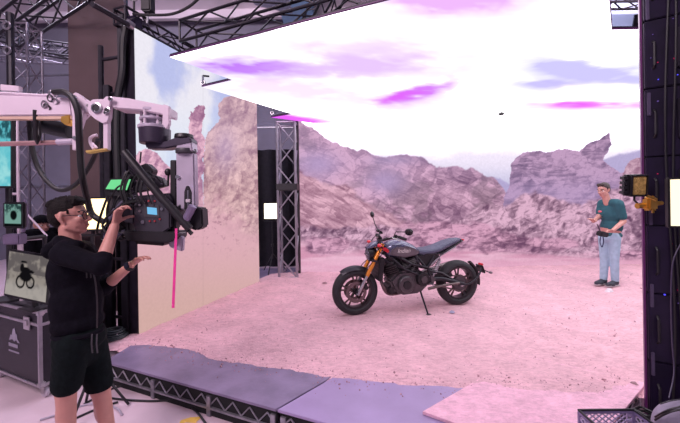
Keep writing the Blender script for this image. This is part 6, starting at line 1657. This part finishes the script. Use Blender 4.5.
# white scrap of paper near the person, bits near the bike
def scrap(name, x, y, s, col, label, cat, flat=0.35):
    q = gnd(x, y, STAGE + 0.02); z = dirt_z(q.x, q.y); rr = random.Random(int(x))
    vs_ = []; n = 7
    for i in range(n):
        a = 2 * math.pi * i / n; r_ = s * rr.uniform(0.6, 1.1); vs_.append((q.x + r_ * math.cos(a), q.y + r_ * math.sin(a), z + 0.004 + rr.uniform(0, 0.012)))
    top = [(v[0] * 0.5 + q.x * 0.5, v[1] * 0.5 + q.y * 0.5, v[2] + s * flat) for v in vs_]
    mb = MB(); mb.loft([[Vector(v) for v in vs_], [Vector(v) for v in top]])
    return tag(mb.build(name, mat(name + '_m', col, 0.8, 0, 0.2, 40), base=(q.x, q.y, z), smooth=False), label, cat)
scrap('paper_scrap', 609, 291.5, 0.075, (0.75, 0.70, 0.74), 'crumpled white scrap on the dirt near the standing person', 'paper', 0.6)
scrap('plastic_scrap', 452, 312.5, 0.05, (0.36, 0.34, 0.48), 'small bluish scrap on the dirt beside the rear wheel', 'plastic')
scrap('stone', 325, 283, 0.06, (0.36, 0.22, 0.24), 'flat brown stone on the dirt left of the motorcycle', 'stone')
scrap('stone', 634, 384, 0.03, (0.30, 0.16, 0.2), 'small dark clod near the plywood edge by the right screen', 'stone')

# cables on the hall floor and a yellow tape mark
FLc = [((110, 398), (128, 400), (150, 401), (172, 401), (192, 408), (206, 424), (214, 440)), ((84, 404), (95, 398), (106, 392), (114, 388), (122, 386)), ((40, 420), (66, 412), (84, 405), (100, 404), (116, 408), (122, 415)), ((76, 418), (92, 411), (108, 405), (118, 402))]
LB = ['black cable curving over the floor below the stage front', 'black cable end lying by the stage corner', 'grey cable running past the feet of the operator', 'short black cable crossing the floor behind the operator']
for pts, lb in zip(FLc, LB):
    w3 = [gnd(x, y, 0.010) for x, y in pts]
    tag(MB().tube(spline(w3, 6), 0.009, 8).build('floor_cable', M_CABLE if 'grey' not in lb else M_CRANEG, base=w3[0]), lb, 'cable', 'cables on the hall floor')
q0 = gnd(178, 425, 0.001)
tp = MB(); tp.prism([(0, 0), (0.05, 0.03), (0.13, 0.02), (0.15, 0.09), (0.06, 0.085), (0.0, 0.05)], q0, (1, 0, 0), (0, 1, 0), (0, 0, 0.004)); tag(tp.build('tape_mark', mat('yellow_tape', (0.85, 0.55, 0.10), 0.5), base=q0), 'torn yellow tape mark on the floor below the stage', 'tape')
# coil of dark cable on the deck corner behind the operator
q = gnd(114, 338)
t = thing('cable_coil', 'dark cable coil on the stage corner behind the operator', 'cable', (q.x, q.y, STAGE))
for k in range(5): MB().torus((q.x + 0.01 * (k % 2), q.y, STAGE + 0.014 + 0.021 * k), (0.05 * (k % 3 - 1), 0.03, 1), 0.13 - 0.012 * k, 0.011, 30, 6).build('loop', mat('dark_teal_cable', (0.03, 0.04, 0.045), 0.5), t)
